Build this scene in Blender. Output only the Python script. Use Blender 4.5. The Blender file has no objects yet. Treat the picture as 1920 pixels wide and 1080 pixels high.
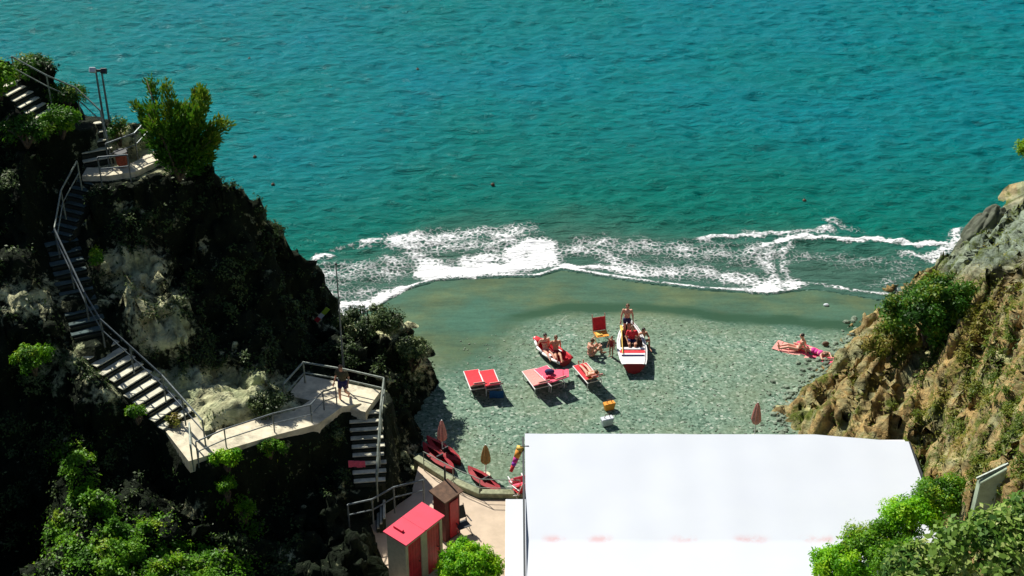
import bpy, bmesh, math, random
import numpy as np
from mathutils import Vector, Matrix
R = math.radians
rng = np.random.default_rng(7)
random.seed(7)
scene = bpy.context.scene
col = scene.collection

# ------------------------------------------------------------------ camera, light
CAMZ, PITCH, FPX = 35.0, R(31.0), 2667.0
cd = bpy.data.cameras.new('camera'); cam = bpy.data.objects.new('camera', cd); col.objects.link(cam)
cam.location = (0, 0, CAMZ); cam.rotation_euler = (R(90) - PITCH, 0, 0)
cd.sensor_width = 36; cd.lens = 36 * FPX / 1920; cd.clip_start = 0.5; cd.clip_end = 4000
scene.camera = cam
SUN_EL, SUN_AZ = R(46), R(-38)          # azimuth measured from +Y (out to sea) towards +X
world = bpy.data.worlds.new('World'); scene.world = world; world.use_nodes = True
wn = world.node_tree.nodes; wl = world.node_tree.links
sky = wn.new('ShaderNodeTexSky'); sky.sky_type = 'NISHITA'; sky.sun_disc = False
sky.sun_elevation = SUN_EL; sky.sun_rotation = SUN_AZ; sky.air_density = 1.0; sky.dust_density = 0.6
wn['Background'].inputs['Strength'].default_value = 0.05
wl.new(sky.outputs['Color'], wn['Background'].inputs['Color'])
sd = bpy.data.lights.new('sun', 'SUN'); sd.energy = 5.0; sd.angle = R(0.5); sd.color = (1.0, 0.95, 0.85)
sun = bpy.data.objects.new('sun', sd); col.objects.link(sun)
SDIR = Vector((math.cos(SUN_EL) * math.sin(SUN_AZ), math.cos(SUN_EL) * math.cos(SUN_AZ), math.sin(SUN_EL)))
sun.rotation_euler = SDIR.to_track_quat('Z', 'Y').to_euler(); sun.location = (-30, 60, 60)
scene.view_settings.view_transform = 'Standard'; scene.view_settings.look = 'None'
scene.view_settings.exposure = 0.45; scene.view_settings.gamma = 1.0
scene.render.engine = 'CYCLES'
scene.render.resolution_x = 1024; scene.render.resolution_y = 576

# ------------------------------------------------------------------ helpers
def P(px, py, z=0.0):
    """world point at height z seen at a pixel of the 1920x1080 survey picture"""
    c, s = math.cos(PITCH), math.sin(PITCH)
    u = 540 - py
    d = Vector((px - 960, FPX * c + u * s, -FPX * s + u * c))
    return Vector((0, 0, CAMZ)) + d * ((z - CAMZ) / d.z)

def tag(o, label=None, cat=None, group=None, kind=None):
    if label: o['label'] = label
    if cat: o['category'] = cat
    if group: o['group'] = group
    if kind: o['kind'] = kind
    return o

def empty(name, loc, rz=0, label=None, cat=None, group=None):
    o = bpy.data.objects.new(name, None); col.objects.link(o)
    o.location = loc; o.rotation_euler = (0, 0, rz)
    o.empty_display_size = 0.2
    return tag(o, label, cat, group)

class MB:
    def __init__(s): s.v = []; s.f = []
    def add(s, vs, fs):
        n = len(s.v); s.v += [tuple(v) for v in vs]; s.f += [tuple(i + n for i in f) for f in fs]; return s
    def box(s, c, d, rz=0, M=None):
        c = Vector(c); hx, hy, hz = d[0] / 2, d[1] / 2, d[2] / 2
        if M is None: M = Matrix.Rotation(rz, 3, 'Z')
        vs = [c + M @ Vector((x * hx, y * hy, z * hz)) for z in (-1, 1) for x, y in ((-1, -1), (1, -1), (1, 1), (-1, 1))]
        return s.add(vs, [(3, 2, 1, 0), (4, 5, 6, 7), (0, 1, 5, 4), (1, 2, 6, 5), (2, 3, 7, 6), (3, 0, 4, 7)])
    def tube(s, p, q, r1, r2=None, n=8, caps=True):
        p, q = Vector(p), Vector(q); r2 = r1 if r2 is None else r2
        d = (q - p)
        if d.length < 1e-6: return s
        m = d.to_track_quat('Z', 'Y').to_matrix()
        a = [p + m @ Vector((math.cos(t) * r1, math.sin(t) * r1, 0)) for t in [2 * math.pi * i / n for i in range(n)]]
        b = [q + m @ Vector((math.cos(t) * r2, math.sin(t) * r2, 0)) for t in [2 * math.pi * i / n for i in range(n)]]
        fs = [(i, (i + 1) % n, n + (i + 1) % n, n + i) for i in range(n)]
        if caps: fs += [tuple(range(n - 1, -1, -1)), tuple(range(n, 2 * n))]
        return s.add(a + b, fs)
    def path(s, pts, r, n=8):
        for a, b in zip(pts[:-1], pts[1:]):
            s.tube(a, b, r, n=n)
        for p in pts[1:-1]: s.ball(p, (r * 1.03,) * 3, 6, 4)
        return s
    def ball(s, c, r, nu=12, nv=8, M=None):
        c = Vector(c); vs = []; fs = []
        M = M or Matrix.Identity(3)
        vs.append(c + M @ Vector((0, 0, r[2])))
        for j in range(1, nv):
            t = math.pi * j / nv
            for i in range(nu):
                a = 2 * math.pi * i / nu
                vs.append(c + M @ Vector((r[0] * math.sin(t) * math.cos(a), r[1] * math.sin(t) * math.sin(a), r[2] * math.cos(t))))
        vs.append(c + M @ Vector((0, 0, -r[2])))
        for i in range(nu): fs.append((0, 1 + i, 1 + (i + 1) % nu))
        for j in range(nv - 2):
            for i in range(nu):
                a = 1 + j * nu + i; b = 1 + j * nu + (i + 1) % nu
                fs.append((a, a + nu, b + nu, b))
        L = len(vs) - 1; o = 1 + (nv - 2) * nu
        for i in range(nu): fs.append((o + i, L, o + (i + 1) % nu))
        return s.add(vs, fs)
    def cap(s, p, q, r1, r2=None, n=10):
        r2 = r1 if r2 is None else r2
        s.tube(p, q, r1, r2, n); s.ball(p, (r1,) * 3, n, 6); s.ball(q, (r2,) * 3, n, 6); return s
    def prism(s, poly, z0, z1):
        n = len(poly)
        vs = [(x, y, z0) for x, y in poly] + [(x, y, z1) for x, y in poly]
        return s.add(vs, [tuple(range(n - 1, -1, -1)), tuple(range(n, 2 * n))] + [(i, (i + 1) % n, n + (i + 1) % n, n + i) for i in range(n)])
    def build(s, name, mat, parent=None, origin=None, smooth=False, bevel=0.0):
        me = bpy.data.meshes.new(name)
        vs = s.v if origin is None else [tuple(Vector(v) - Vector(origin)) for v in s.v]
        me.from_pydata(vs, [], s.f); me.update()
        bm = bmesh.new(); bm.from_mesh(me); bmesh.ops.recalc_face_normals(bm, faces=bm.faces[:])
        if bevel: bmesh.ops.bevel(bm, geom=bm.edges[:], offset=bevel, segments=1, affect='EDGES')
        bm.to_mesh(me); bm.free()
        if smooth: me.polygons.foreach_set('use_smooth', [True] * len(me.polygons))
        me.materials.append(mat)
        o = bpy.data.objects.new(name, me); col.objects.link(o)
        if parent: o.parent = parent
        elif origin is not None: o.location = origin
        return o

def np_mesh(name, V, F, mat, smooth=True, attrs=None, parent=None):
    me = bpy.data.meshes.new(name)
    V = np.asarray(V, np.float32); F = np.asarray(F, np.int32)
    k = F.shape[1]
    me.vertices.add(len(V)); me.vertices.foreach_set('co', V.ravel())
    me.loops.add(F.size); me.loops.foreach_set('vertex_index', F.ravel())
    me.polygons.add(len(F)); me.polygons.foreach_set('loop_start', np.arange(0, F.size, k, dtype=np.int32))
    me.polygons.foreach_set('loop_total', np.full(len(F), k, np.int32))
    me.update(calc_edges=True); me.validate()
    if smooth: me.polygons.foreach_set('use_smooth', np.ones(len(F), bool))
    for an, arr in (attrs or {}).items():
        a = me.attributes.new(an, 'FLOAT', 'POINT'); a.data.foreach_set('value', np.asarray(arr, np.float32))
    me.materials.append(mat)
    o = bpy.data.objects.new(name, me); col.objects.link(o)
    if parent: o.parent = parent
    return o

# vectorised 3D gradient noise
_perm = np.random.default_rng(3).permutation(256); _perm = np.concatenate([_perm, _perm, _perm])
_g = np.random.default_rng(4).normal(size=(256, 3)); _g /= np.linalg.norm(_g, axis=1)[:, None]
def noise(x, y, z):
    x, y, z = np.broadcast_arrays(np.asarray(x, float), np.asarray(y, float), np.asarray(z, float))
    xi, yi, zi = np.floor(x).astype(int), np.floor(y).astype(int), np.floor(z).astype(int)
    xf, yf, zf = x - xi, y - yi, z - zi
    u, v, w = (t * t * t * (t * (t * 6 - 15) + 10) for t in (xf, yf, zf))
    def g(a, b, c):
        h = _perm[_perm[_perm[(xi + a) & 255] + ((yi + b) & 255)] + ((zi + c) & 255)]
        G = _g[h]; return G[..., 0] * (xf - a) + G[..., 1] * (yf - b) + G[..., 2] * (zf - c)
    def L(a, b, t): return a + (b - a) * t
    return L(L(L(g(0,0,0), g(1,0,0), u), L(g(0,1,0), g(1,1,0), u), v), L(L(g(0,0,1), g(1,0,1), u), L(g(0,1,1), g(1,1,1), u), v), w) * 1.6
def fbm(x, y, z, o=4, gain=0.5):
    s = 0; a = 1.0; f = 1.0
    for i in range(o):
        s = s + a * noise(x * f + 13.1 * i, y * f + 7.7 * i, z * f + 3.3 * i); a *= gain; f *= 2.03
    return s
def blocks(x, y, z, seed=0):
    """cracked-block pattern: a random level per cell and the distance to the nearest crack"""
    x, y, z = (np.asarray(t, float) for t in (x, y, z)); xi, yi, zi = (np.floor(t).astype(int) for t in (x, y, z))
    f1 = np.full(x.shape, 9.0); f2 = np.full(x.shape, 9.0); lv = np.zeros(x.shape); gx = np.zeros(x.shape)
    for a in (-1, 0, 1):
        for b_ in (-1, 0, 1):
            for c_ in (-1, 0, 1):
                h = _perm[_perm[_perm[(xi + a + seed) & 255] + ((yi + b_) & 255)] + ((zi + c_) & 255)]
                ox, oy, oz = (h % 16) / 16., ((h // 16) % 16) / 16., ((h * 7) % 23) / 23.
                dx, dy, dz = x - xi - a - ox, y - yi - b_ - oy, z - zi - c_ - oz
                d = np.sqrt(dx * dx + dy * dy + dz * dz); n1 = d < f1
                f2 = np.where(n1, f1, np.minimum(f2, d)); f1 = np.where(n1, d, f1)
                lv = np.where(n1, h / 255., lv); gx = np.where(n1, dx * ((h % 5) - 2) + dy * ((h % 7) - 3) * 0.7, gx)
    return lv - 0.5 + 0.22 * gx, np.clip((f2 - f1) * 4, 0, 1)
def sstep(a, b, x):
    t = np.clip((x - a) / (b - a), 0, 1); return t * t * (3 - 2 * t)

# ------------------------------------------------------------------ materials
def mat(name):
    m = bpy.data.materials.new(name); m.use_nodes = True
    return m, m.node_tree.nodes, m.node_tree.links, m.node_tree.nodes['Principled BSDF']
def N(ns, t, **kw):
    n = ns.new(t)
    for k, v in kw.items():
        if k.startswith('i_'): n.inputs[k[2:].replace('_', ' ')].default_value = v
        else: setattr(n, k, v)
    return n
def ramp(ns, ls, src, stops):
    r = ns.new('ShaderNodeValToRGB'); e = r.color_ramp.elements
    while len(e) < len(stops): e.new(0.5)
    for el, (p, c) in zip(e, stops):
        el.position = p; el.color = (*c, 1) if len(c) == 3 else c
    ls.new(src, r.inputs[0]); return r.outputs[0]
def mixc(ns, ls, fac, a, b, mode='MIX'):
    m = ns.new('ShaderNodeMix'); m.data_type = 'RGBA'; m.blend_type = mode
    for s, i in ((fac, 0), (a, 6), (b, 7)):
        if hasattr(s, 'links'): ls.new(s, m.inputs[i])
        elif i == 0: m.inputs[0].default_value = s
        else: m.inputs[i].default_value = (*s, 1)
    return m.outputs[2]
def math_(ns, ls, op, a, b=None, clamp=False):
    m = ns.new('ShaderNodeMath'); m.operation = op; m.use_clamp = clamp
    for i, s in enumerate((a, b)):
        if s is None: continue
        if hasattr(s, 'links'): ls.new(s, m.inputs[i])
        else: m.inputs[i].default_value = s
    return m.outputs[0]

def simple(name, c, rough=0.6, var=0.15, scale=6.0, metal=0.0, bump=0.0, dirt=None):
    m, ns, ls, b = mat(name)
    tc = ns.new('ShaderNodeTexCoord'); n = N(ns, 'ShaderNodeTexNoise', i_Scale=scale, i_Detail=5.0, i_Roughness=0.65)
    ls.new(tc.outputs['Object'], n.inputs['Vector'])
    lo = tuple(x * (1 - var * 1.6) for x in c); hi = tuple(min(1, x * (1 + var)) for x in c)
    o = ramp(ns, ls, n.outputs[0], [(0.3, lo), (0.7, hi)])
    if dirt:
        n2 = N(ns, 'ShaderNodeTexNoise', i_Scale=scale * 0.35, i_Detail=6.0, i_Roughness=0.75)
        ls.new(tc.outputs['Object'], n2.inputs['Vector'])
        f = ramp(ns, ls, n2.outputs[0], [(0.52, (0, 0, 0)), (0.68, (0.8, 0.8, 0.8))])
        o = mixc(ns, ls, f, o, dirt)
    ls.new(o, b.inputs['Base Color'])
    b.inputs['Roughness'].default_value = rough; b.inputs['Metallic'].default_value = metal
    if bump:
        bp = N(ns, 'ShaderNodeBump', i_Strength=bump, i_Distance=0.02); ls.new(n.outputs[0], bp.inputs['Height']); ls.new(bp.outputs[0], b.inputs['Normal'])
    return m

def leaf_mat(name, cols, trans=0.35):
    m, ns, ls, b = mat(name)
    a = ns.new('ShaderNodeAttribute'); a.attribute_name = 'tint'
    k = len(cols) - 1
    o = ramp(ns, ls, a.outputs['Fac'], [(i / k, c) for i, c in enumerate(cols)])
    ls.new(o, b.inputs['Base Color']); b.inputs['Roughness'].default_value = 0.5
    b.inputs['Specular IOR Level'].default_value = 0.25
    t = ns.new('ShaderNodeBsdfTranslucent'); ls.new(o, t.inputs['Color'])
    mx = ns.new('ShaderNodeMixShader'); mx.inputs[0].default_value = trans
    ls.new(b.outputs[0], mx.inputs[1]); ls.new(t.outputs[0], mx.inputs[2])
    ls.new(mx.outputs[0], ns['Material Output'].inputs['Surface'])
    return m

def rock_mat(name, cols, moss_shade, moss_shade_amt, strata=(1, 0, 0), sscale=1.2, bare=False, grey=False):
    m, ns, ls, b = mat(name)
    tc = ns.new('ShaderNodeTexCoord')
    n1 = N(ns, 'ShaderNodeTexNoise', i_Scale=0.55, i_Detail=8.0, i_Roughness=0.62, i_Distortion=0.6)
    n2 = N(ns, 'ShaderNodeTexNoise', i_Scale=3.2, i_Detail=7.0, i_Roughness=0.7)
    n3 = N(ns, 'ShaderNodeTexNoise', i_Scale=0.8, i_Detail=6.0, i_Roughness=0.7)
    mp = N(ns, 'ShaderNodeMapping'); mp.inputs['Scale'].default_value = (1, 1, 1)
    mp.inputs['Rotation'].default_value = strata
    mp2 = N(ns, 'ShaderNodeMapping'); mp2.inputs['Scale'].default_value = (3.5 * sscale, 0.5 * sscale, 2.0 * sscale)
    v = N(ns, 'ShaderNodeTexNoise', i_Scale=1.0, i_Detail=6.0, i_Roughness=0.6)
    ls.new(tc.outputs['Object'], mp.inputs[0]); ls.new(mp.outputs[0], mp2.inputs[0]); ls.new(mp2.outputs[0], v.inputs['Vector'])
    for n in (n1, n2): ls.new(tc.outputs['Object'], n.inputs['Vector'])
    off = N(ns, 'ShaderNodeMapping'); off.inputs['Location'].default_value = (31, 17, 5); ls.new(tc.outputs['Object'], off.inputs[0]); ls.new(off.outputs[0], n3.inputs['Vector'])
    k = len(cols) - 1
    c = ramp(ns, ls, n1.outputs[0], [(0.3 + 0.4 * i / k, cc) for i, cc in enumerate(cols)])
    c = mixc(ns, ls, 0.75, c, ramp(ns, ls, v.outputs[0], [(0.36, (0.25, 0.23, 0.2)), (0.5, (0.8, 0.8, 0.8)), (0.66, (1.25, 1.22, 1.15))]), 'MULTIPLY')
    c = mixc(ns, ls, 0.6, c, ramp(ns, ls, n2.outputs[0], [(0.35, (0.45, 0.45, 0.42)), (0.62, (1.3, 1.3, 1.25))]), 'MULTIPLY')
    mk = ramp(ns, ls, n3.outputs[0], [(moss_shade_amt, (0, 0, 0)), (moss_shade_amt + 0.12, (1, 1, 1))])
    mc = ramp(ns, ls, n2.outputs[0], [(0.35, tuple(x * 0.5 for x in moss_shade)), (0.65, moss_shade)])
    if grey:
        ag = ns.new('ShaderNodeAttribute'); ag.attribute_name = 'bare'; c = mixc(ns, ls, ag.outputs['Fac'], c, mixc(ns, ls, 1.0, ramp(ns, ls, v.outputs[0], [(0.36, (0.3, 0.32, 0.3)), (0.64, (1.1, 1.1, 1.1))]), (0.27, 0.33, 0.25), 'MULTIPLY'))
    if bare:
        at = ns.new('ShaderNodeAttribute'); at.attribute_name = 'bare'
        bb = math_(ns, ls, 'ADD', at.outputs['Fac'], math_(ns, ls, 'MULTIPLY', math_(ns, ls, 'SUBTRACT', n2.outputs[0], 0.5), 1.6))
        mk = ramp(ns, ls, bb, [(0.35, (1, 1, 1)), (0.6, (0, 0, 0))])
    c = mixc(ns, ls, mk, c, mc)
    ls.new(c, b.inputs['Base Color']); b.inputs['Roughness'].default_value = 0.9; b.inputs['Specular IOR Level'].default_value = 0.2
    h = math_(ns, ls, 'ADD', v.outputs[0], n2.outputs[0])
    bp = N(ns, 'ShaderNodeBump', i_Strength=0.9, i_Distance=0.22); ls.new(h, bp.inputs['Height']); ls.new(bp.outputs[0], b.inputs['Normal'])
    return m

M = {}
M['rockL'] = rock_mat('dark_cliff_rock', [(0.28, 0.33, 0.18), (0.5, 0.55, 0.32), (0.72, 0.72, 0.45), (0.48, 0.55, 0.33)], (0.010, 0.019, 0.007), 0.50, (0.3, 0.2, 0.6), bare=True)  # near-black moss tone also paints in the cliff's deep shade
M['rockR'] = rock_mat('tan_cliff_rock', [(0.26, 0.3, 0.18), (0.38, 0.34, 0.17), (0.43, 0.29, 0.12), (0.40, 0.38, 0.2), (0.3, 0.33, 0.18)], (0.12, 0.16, 0.02), 0.52, (0.5, -0.5, -0.75), 1.0, grey=True)
M['concrete'] = simple('pale_concrete', (0.68, 0.62, 0.46), 0.9, 0.18, 2.5, bump=0.4, dirt=(0.25, 0.23, 0.17))
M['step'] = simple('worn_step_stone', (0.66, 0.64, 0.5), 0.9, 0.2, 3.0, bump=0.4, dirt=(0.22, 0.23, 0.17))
M['terrace'] = simple('terrace_concrete', (0.56, 0.45, 0.34), 0.9, 0.12, 1.2, bump=0.2, dirt=(0.46, 0.36, 0.22))
M['wallstone'] = simple('low_wall_stone', (0.3, 0.32, 0.2), 0.95, 0.3, 5.0, bump=0.6, dirt=(0.12, 0.14, 0.07))
M['rail'] = simple('grey_rail_metal', (0.14, 0.17, 0.18), 0.5, 0.3, 8.0, metal=0.3)
M['paleRail'] = simple('pale_rail_metal', (0.24, 0.28, 0.24), 0.5, 0.3, 8.0, metal=0.2)
M['dark'] = simple('dark_metal', (0.03, 0.035, 0.04), 0.5)
M['red'] = simple('red_paint', (0.55, 0.015, 0.03), 0.5, 0.2, 4.0)
M['redroof'] = simple('red_roof_sheet', (0.72, 0.035, 0.085), 0.55, 0.08, 2.0)
M['cream'] = simple('cream_boards', (0.5, 0.45, 0.32), 0.7, 0.12, 5.0, dirt=(0.35, 0.3, 0.2))
M['white'] = simple('white_paint', (0.78, 0.78, 0.78), 0.5, 0.06, 3.0)
M['redcloth'] = simple('red_canvas', (0.66, 0.03, 0.045), 0.85, 0.15, 8.0)
M['pinkcloth'] = simple('pink_canvas', (0.8, 0.11, 0.19), 0.85, 0.15, 8.0)
M['peach'] = simple('pale_pink_towel', (0.75, 0.33, 0.29), 0.9, 0.15, 12.0)
M['bluecloth'] = simple('blue_towel', (0.02, 0.11, 0.3), 0.9, 0.2, 9.0)
M['navy'] = simple('navy_cloth', (0.02, 0.02, 0.1), 0.85)
M['orange'] = simple('orange_canvas', (0.8, 0.32, 0.04), 0.85, 0.15, 8.0)
M['yellow'] = simple('yellow_paint', (0.75, 0.5, 0.09), 0.6)
M['magenta'] = simple('magenta_cloth', (0.65, 0.04, 0.3), 0.85)
M['purple'] = simple('purple_cloth', (0.35, 0.05, 0.5), 0.85)
M['darkred'] = simple('dark_red_hull', (0.3, 0.012, 0.02), 0.75, 0.2, 3.0)
M['skin'] = simple('tanned_skin', (0.55, 0.27, 0.17), 0.55, 0.06, 4.0)
M['skin2'] = simple('fair_skin', (0.68, 0.36, 0.26), 0.55, 0.06, 4.0)
M['hair'] = simple('dark_hair', (0.02, 0.014, 0.01), 0.6)
M['hairb'] = simple('brown_hair', (0.13, 0.06, 0.025), 0.6)
M['eye'] = simple('dark_eye', (0.02, 0.02, 0.02), 0.3)
M['lip'] = simple('lips', (0.4, 0.12, 0.1), 0.5)
M['olive'] = simple('olive_shirt', (0.09, 0.08, 0.04), 0.9)
M['tan'] = simple('tan_cloth', (0.5, 0.28, 0.1), 0.9)
M['pale'] = simple('pale_bag', (0.6, 0.65, 0.7), 0.8)
M['wood'] = simple('weathered_wood', (0.13, 0.07, 0.04), 0.8, 0.3, 6.0)
M['bark'] = simple('bark', (0.1, 0.075, 0.05), 0.95, 0.3, 12.0, bump=0.6)
M['green'] = simple('green_cloth', (0.3, 0.45, 0.03), 0.8)
M['slab'] = simple('green_grey_concrete', (0.34, 0.42, 0.3), 0.9, 0.25, 2.0, bump=0.4, dirt=(0.1, 0.15, 0.06))
M['shadedstep'] = simple('shaded_step_stone', (0.06, 0.1, 0.1), 0.9, 0.3, 3.0, bump=0.4, dirt=(0.02, 0.035, 0.02))  # dark copy of the step stone, shade of two flights painted into it
M['riser'] = simple('shade_dark_riser', (0.025, 0.03, 0.018), 0.95, 0.3, 4.0)  # near-black tone paints the shade on the riser faces
M['leafBright'] = leaf_mat('bright_leaves', [(0.04, 0.13, 0.006), (0.08, 0.24, 0.006), (0.15, 0.36, 0.008), (0.28, 0.40, 0.02)])
M['leafLime'] = leaf_mat('lime_leaves', [(0.08, 0.28, 0.004), (0.16, 0.45, 0.006), (0.26, 0.58, 0.01), (0.4, 0.62, 0.02)], 0.4)
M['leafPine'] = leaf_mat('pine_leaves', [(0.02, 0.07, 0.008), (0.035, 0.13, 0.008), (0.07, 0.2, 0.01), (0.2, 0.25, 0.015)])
M['leafDark'] = leaf_mat('dark_leaves', [(0.012, 0.03, 0.008), (0.03, 0.06, 0.015), (0.07, 0.12, 0.03), (0.2, 0.25, 0.1)], 0.2)
M['leafOlive'] = leaf_mat('olive_leaves', [(0.06, 0.12, 0.01), (0.13, 0.19, 0.015), (0.22, 0.22, 0.03), (0.34, 0.26, 0.07)])
M['leafBig'] = leaf_mat('broad_leaves', [(0.03, 0.09, 0.012), (0.09, 0.2, 0.02), (0.22, 0.34, 0.06), (0.42, 0.48, 0.16)], 0.3)

# beach: pebbles, with the wet belt as an attribute
m, ns, ls, b = mat('pebble_beach'); M['beach'] = m
tc = ns.new('ShaderNodeTexCoord')
v1 = N(ns, 'ShaderNodeTexNoise', i_Scale=8.0, i_Detail=4.0, i_Roughness=0.8)
v2 = N(ns, 'ShaderNodeTexVoronoi', i_Scale=10.0, i_Randomness=1.0); v3 = N(ns, 'ShaderNodeTexNoise', i_Scale=0.35, i_Detail=5.0, i_Roughness=0.6)
for n in (v1, v2, v3): ls.new(tc.outputs['Object'], n.inputs['Vector'])
v4 = N(ns, 'ShaderNodeTexNoise', i_Scale=1.2, i_Detail=6.0, i_Roughness=0.75); mp4 = N(ns, 'ShaderNodeMapping'); mp4.inputs['Scale'].default_value = (0.35, 1.6, 1); ls.new(tc.outputs['Object'], mp4.inputs[0]); ls.new(mp4.outputs[0], v4.inputs['Vector'])
sp = ns.new('ShaderNodeSeparateColor'); ls.new(v2.outputs['Color'], sp.inputs[0])
dry = ramp(ns, ls, sp.outputs[0], [(0.0, (0.04, 0.085, 0.06)), (0.25, (0.11, 0.19, 0.14)), (0.6, (0.155, 0.245, 0.185)), (0.88, (0.2, 0.29, 0.225)), (0.98, (0.36, 0.42, 0.36))])
dry = mixc(ns, ls, 0.8, dry, ramp(ns, ls, v1.outputs[0], [(0.36, (0.55, 0.57, 0.55)), (0.5, (0.98, 0.98, 0.96)), (0.64, (1.3, 1.28, 1.26))]), 'MULTIPLY')
dry = mixc(ns, ls, ramp(ns, ls, v3.outputs[0], [(0.42, (0, 0, 0)), (0.65, (0.45, 0.45, 0.45))]), dry, (0.18, 0.215, 0.13))
wet = ns.new('ShaderNodeAttribute'); wet.attribute_name = 'wet'
band = ns.new('ShaderNodeAttribute'); band.attribute_name = 'band'
wc = ramp(ns, ls, v3.outputs[0], [(0.35, (0.045, 0.115, 0.08)), (0.5, (0.055, 0.11, 0.068)), (0.65, (0.08, 0.118, 0.06))])
wf = ramp(ns, ls, math_(ns, ls, 'ADD', wet.outputs['Fac'], math_(ns, ls, 'MULTIPLY', math_(ns, ls, 'SUBTRACT', v1.outputs[0], 0.5), 0.7)), [(0.15, (0, 0, 0)), (0.95, (1, 1, 1))])
wc = mixc(ns, ls, 0.3, wc, ramp(ns, ls, v1.outputs[0], [(0.35, (0.6, 0.6, 0.6)), (0.65, (1.4, 1.4, 1.4))]), 'MULTIPLY')
c = mixc(ns, ls, wf, dry, mixc(ns, ls, 0.5, wc, ramp(ns, ls, v4.outputs[0], [(0.35, (0.55, 0.6, 0.6)), (0.65, (1.4, 1.4, 1.4))]), 'MULTIPLY'))
bf = ramp(ns, ls, math_(ns, ls, 'ADD', band.outputs['Fac'], math_(ns, ls, 'MULTIPLY', math_(ns, ls, 'SUBTRACT', v4.outputs[0], 0.5), 1.6)), [(0.3, (0, 0, 0)), (0.8, (0.9, 0.9, 0.9))])
c = mixc(ns, ls, bf, c, (0.018, 0.062, 0.032))
ls.new(c, b.inputs['Base Color']); b.inputs['Roughness'].default_value = 0.9; b.inputs['Specular IOR Level'].default_value = 0.2
bp = N(ns, 'ShaderNodeBump', i_Strength=0.7, i_Distance=0.025)
ls.new(math_(ns, ls, 'MULTIPLY', v1.outputs[0], math_(ns, ls, 'SUBTRACT', 1.0, wet.outputs['Fac'], True)), bp.inputs['Height']); ls.new(bp.outputs[0], b.inputs['Normal'])

# water with foam attribute
m, ns, ls, b = mat('sea_water'); M['sea'] = m
tc = ns.new('ShaderNodeTexCoord')
mp = N(ns, 'ShaderNodeMapping'); mp.inputs['Scale'].default_value = (0.32, 1.0, 1.0); mp.inputs['Rotation'].default_value = (0, 0, R(-8)); ls.new(tc.outputs['Object'], mp.inputs[0])
w1 = N(ns, 'ShaderNodeTexNoise', i_Scale=2.6, i_Detail=6.0, i_Roughness=0.65, i_Distortion=0.4); ls.new(mp.outputs[0], w1.inputs['Vector'])
w2 = N(ns, 'ShaderNodeTexNoise', i_Scale=0.055, i_Detail=5.0, i_Roughness=0.6); ls.new(tc.outputs['Object'], w2.inputs['Vector'])
dep = ns.new('ShaderNodeAttribute'); dep.attribute_name = 'depth'
deep = mixc(ns, ls, ramp(ns, ls, w2.outputs[0], [(0.38, (0, 0, 0)), (0.62, (1, 1, 1))]), (0.0, 0.168, 0.174), (0.0, 0.172, 0.215))
c = mixc(ns, ls, ramp(ns, ls, dep.outputs['Fac'], [(0.0, (0, 0, 0)), (1.0, (1, 1, 1))]), (0.0, 0.13, 0.092), deep)
wash = ns.new('ShaderNodeAttribute'); wash.attribute_name = 'wash'
c = mixc(ns, ls, wash.outputs['Fac'], c, (0.055, 0.125, 0.095))
fo = ns.new('ShaderNodeAttribute'); fo.attribute_name = 'foam'
mp3 = N(ns, 'ShaderNodeMapping'); mp3.inputs['Scale'].default_value = (0.8, 0.9, 1); ls.new(tc.outputs['Object'], mp3.inputs[0])
dn = N(ns, 'ShaderNodeTexNoise', i_Scale=1.6, i_Detail=4.0, i_Roughness=0.7); ls.new(mp3.outputs[0], dn.inputs['Vector'])
dv = mixc(ns, ls, 0.35, mp3.outputs[0], dn.outputs['Color'], 'ADD')
vo = N(ns, 'ShaderNodeTexVoronoi', feature='DISTANCE_TO_EDGE', i_Scale=4.6); ls.new(dv, vo.inputs['Vector'])
fn = N(ns, 'ShaderNodeTexNoise', i_Scale=6.5, i_Detail=6.0, i_Roughness=0.85); ls.new(mp3.outputs[0], fn.inputs['Vector'])
lace = math_(ns, ls, 'SUBTRACT', 1.0, math_(ns, ls, 'MULTIPLY', vo.outputs['Distance'], 3.2))
lace = math_(ns, ls, 'ADD', math_(ns, ls, 'MULTIPLY', lace, 0.34), math_(ns, ls, 'MULTIPLY', fn.outputs[0], 1.22))
fsum = math_(ns, ls, 'ADD', lace, math_(ns, ls, 'MULTIPLY', fo.outputs['Fac'], 1.15))
ff = ramp(ns, ls, math_(ns, ls, 'SUBTRACT', fsum, 0.55), [(0.6, (0, 0, 0)), (0.92, (1, 1, 1))])
gate = ramp(ns, ls, fo.outputs['Fac'], [(0.04, (0, 0, 0)), (0.2, (1, 1, 1))])
ff = mixc(ns, ls, 1.0, ff, gate, 'MULTIPLY')
c = mixc(ns, ls, ff, c, (0.86, 0.88, 0.9))
ls.new(c, b.inputs['Base Color'])
rr = ramp(ns, ls, ff, [(0, (0.30,) * 3), (1, (0.9,) * 3)]); ls.new(rr, b.inputs['Roughness'])
b.inputs['IOR'].default_value = 1.33; b.inputs['Specular IOR Level'].default_value = 0.1
hh = math_(ns, ls, 'ADD', w1.outputs[0], math_(ns, ls, 'MULTIPLY', ff, 0.15))
bp = N(ns, 'ShaderNodeBump', i_Strength=1.0, i_Distance=0.36); ls.new(hh, bp.inputs['Height']); ls.new(bp.outputs[0], b.inputs['Normal'])

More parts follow.
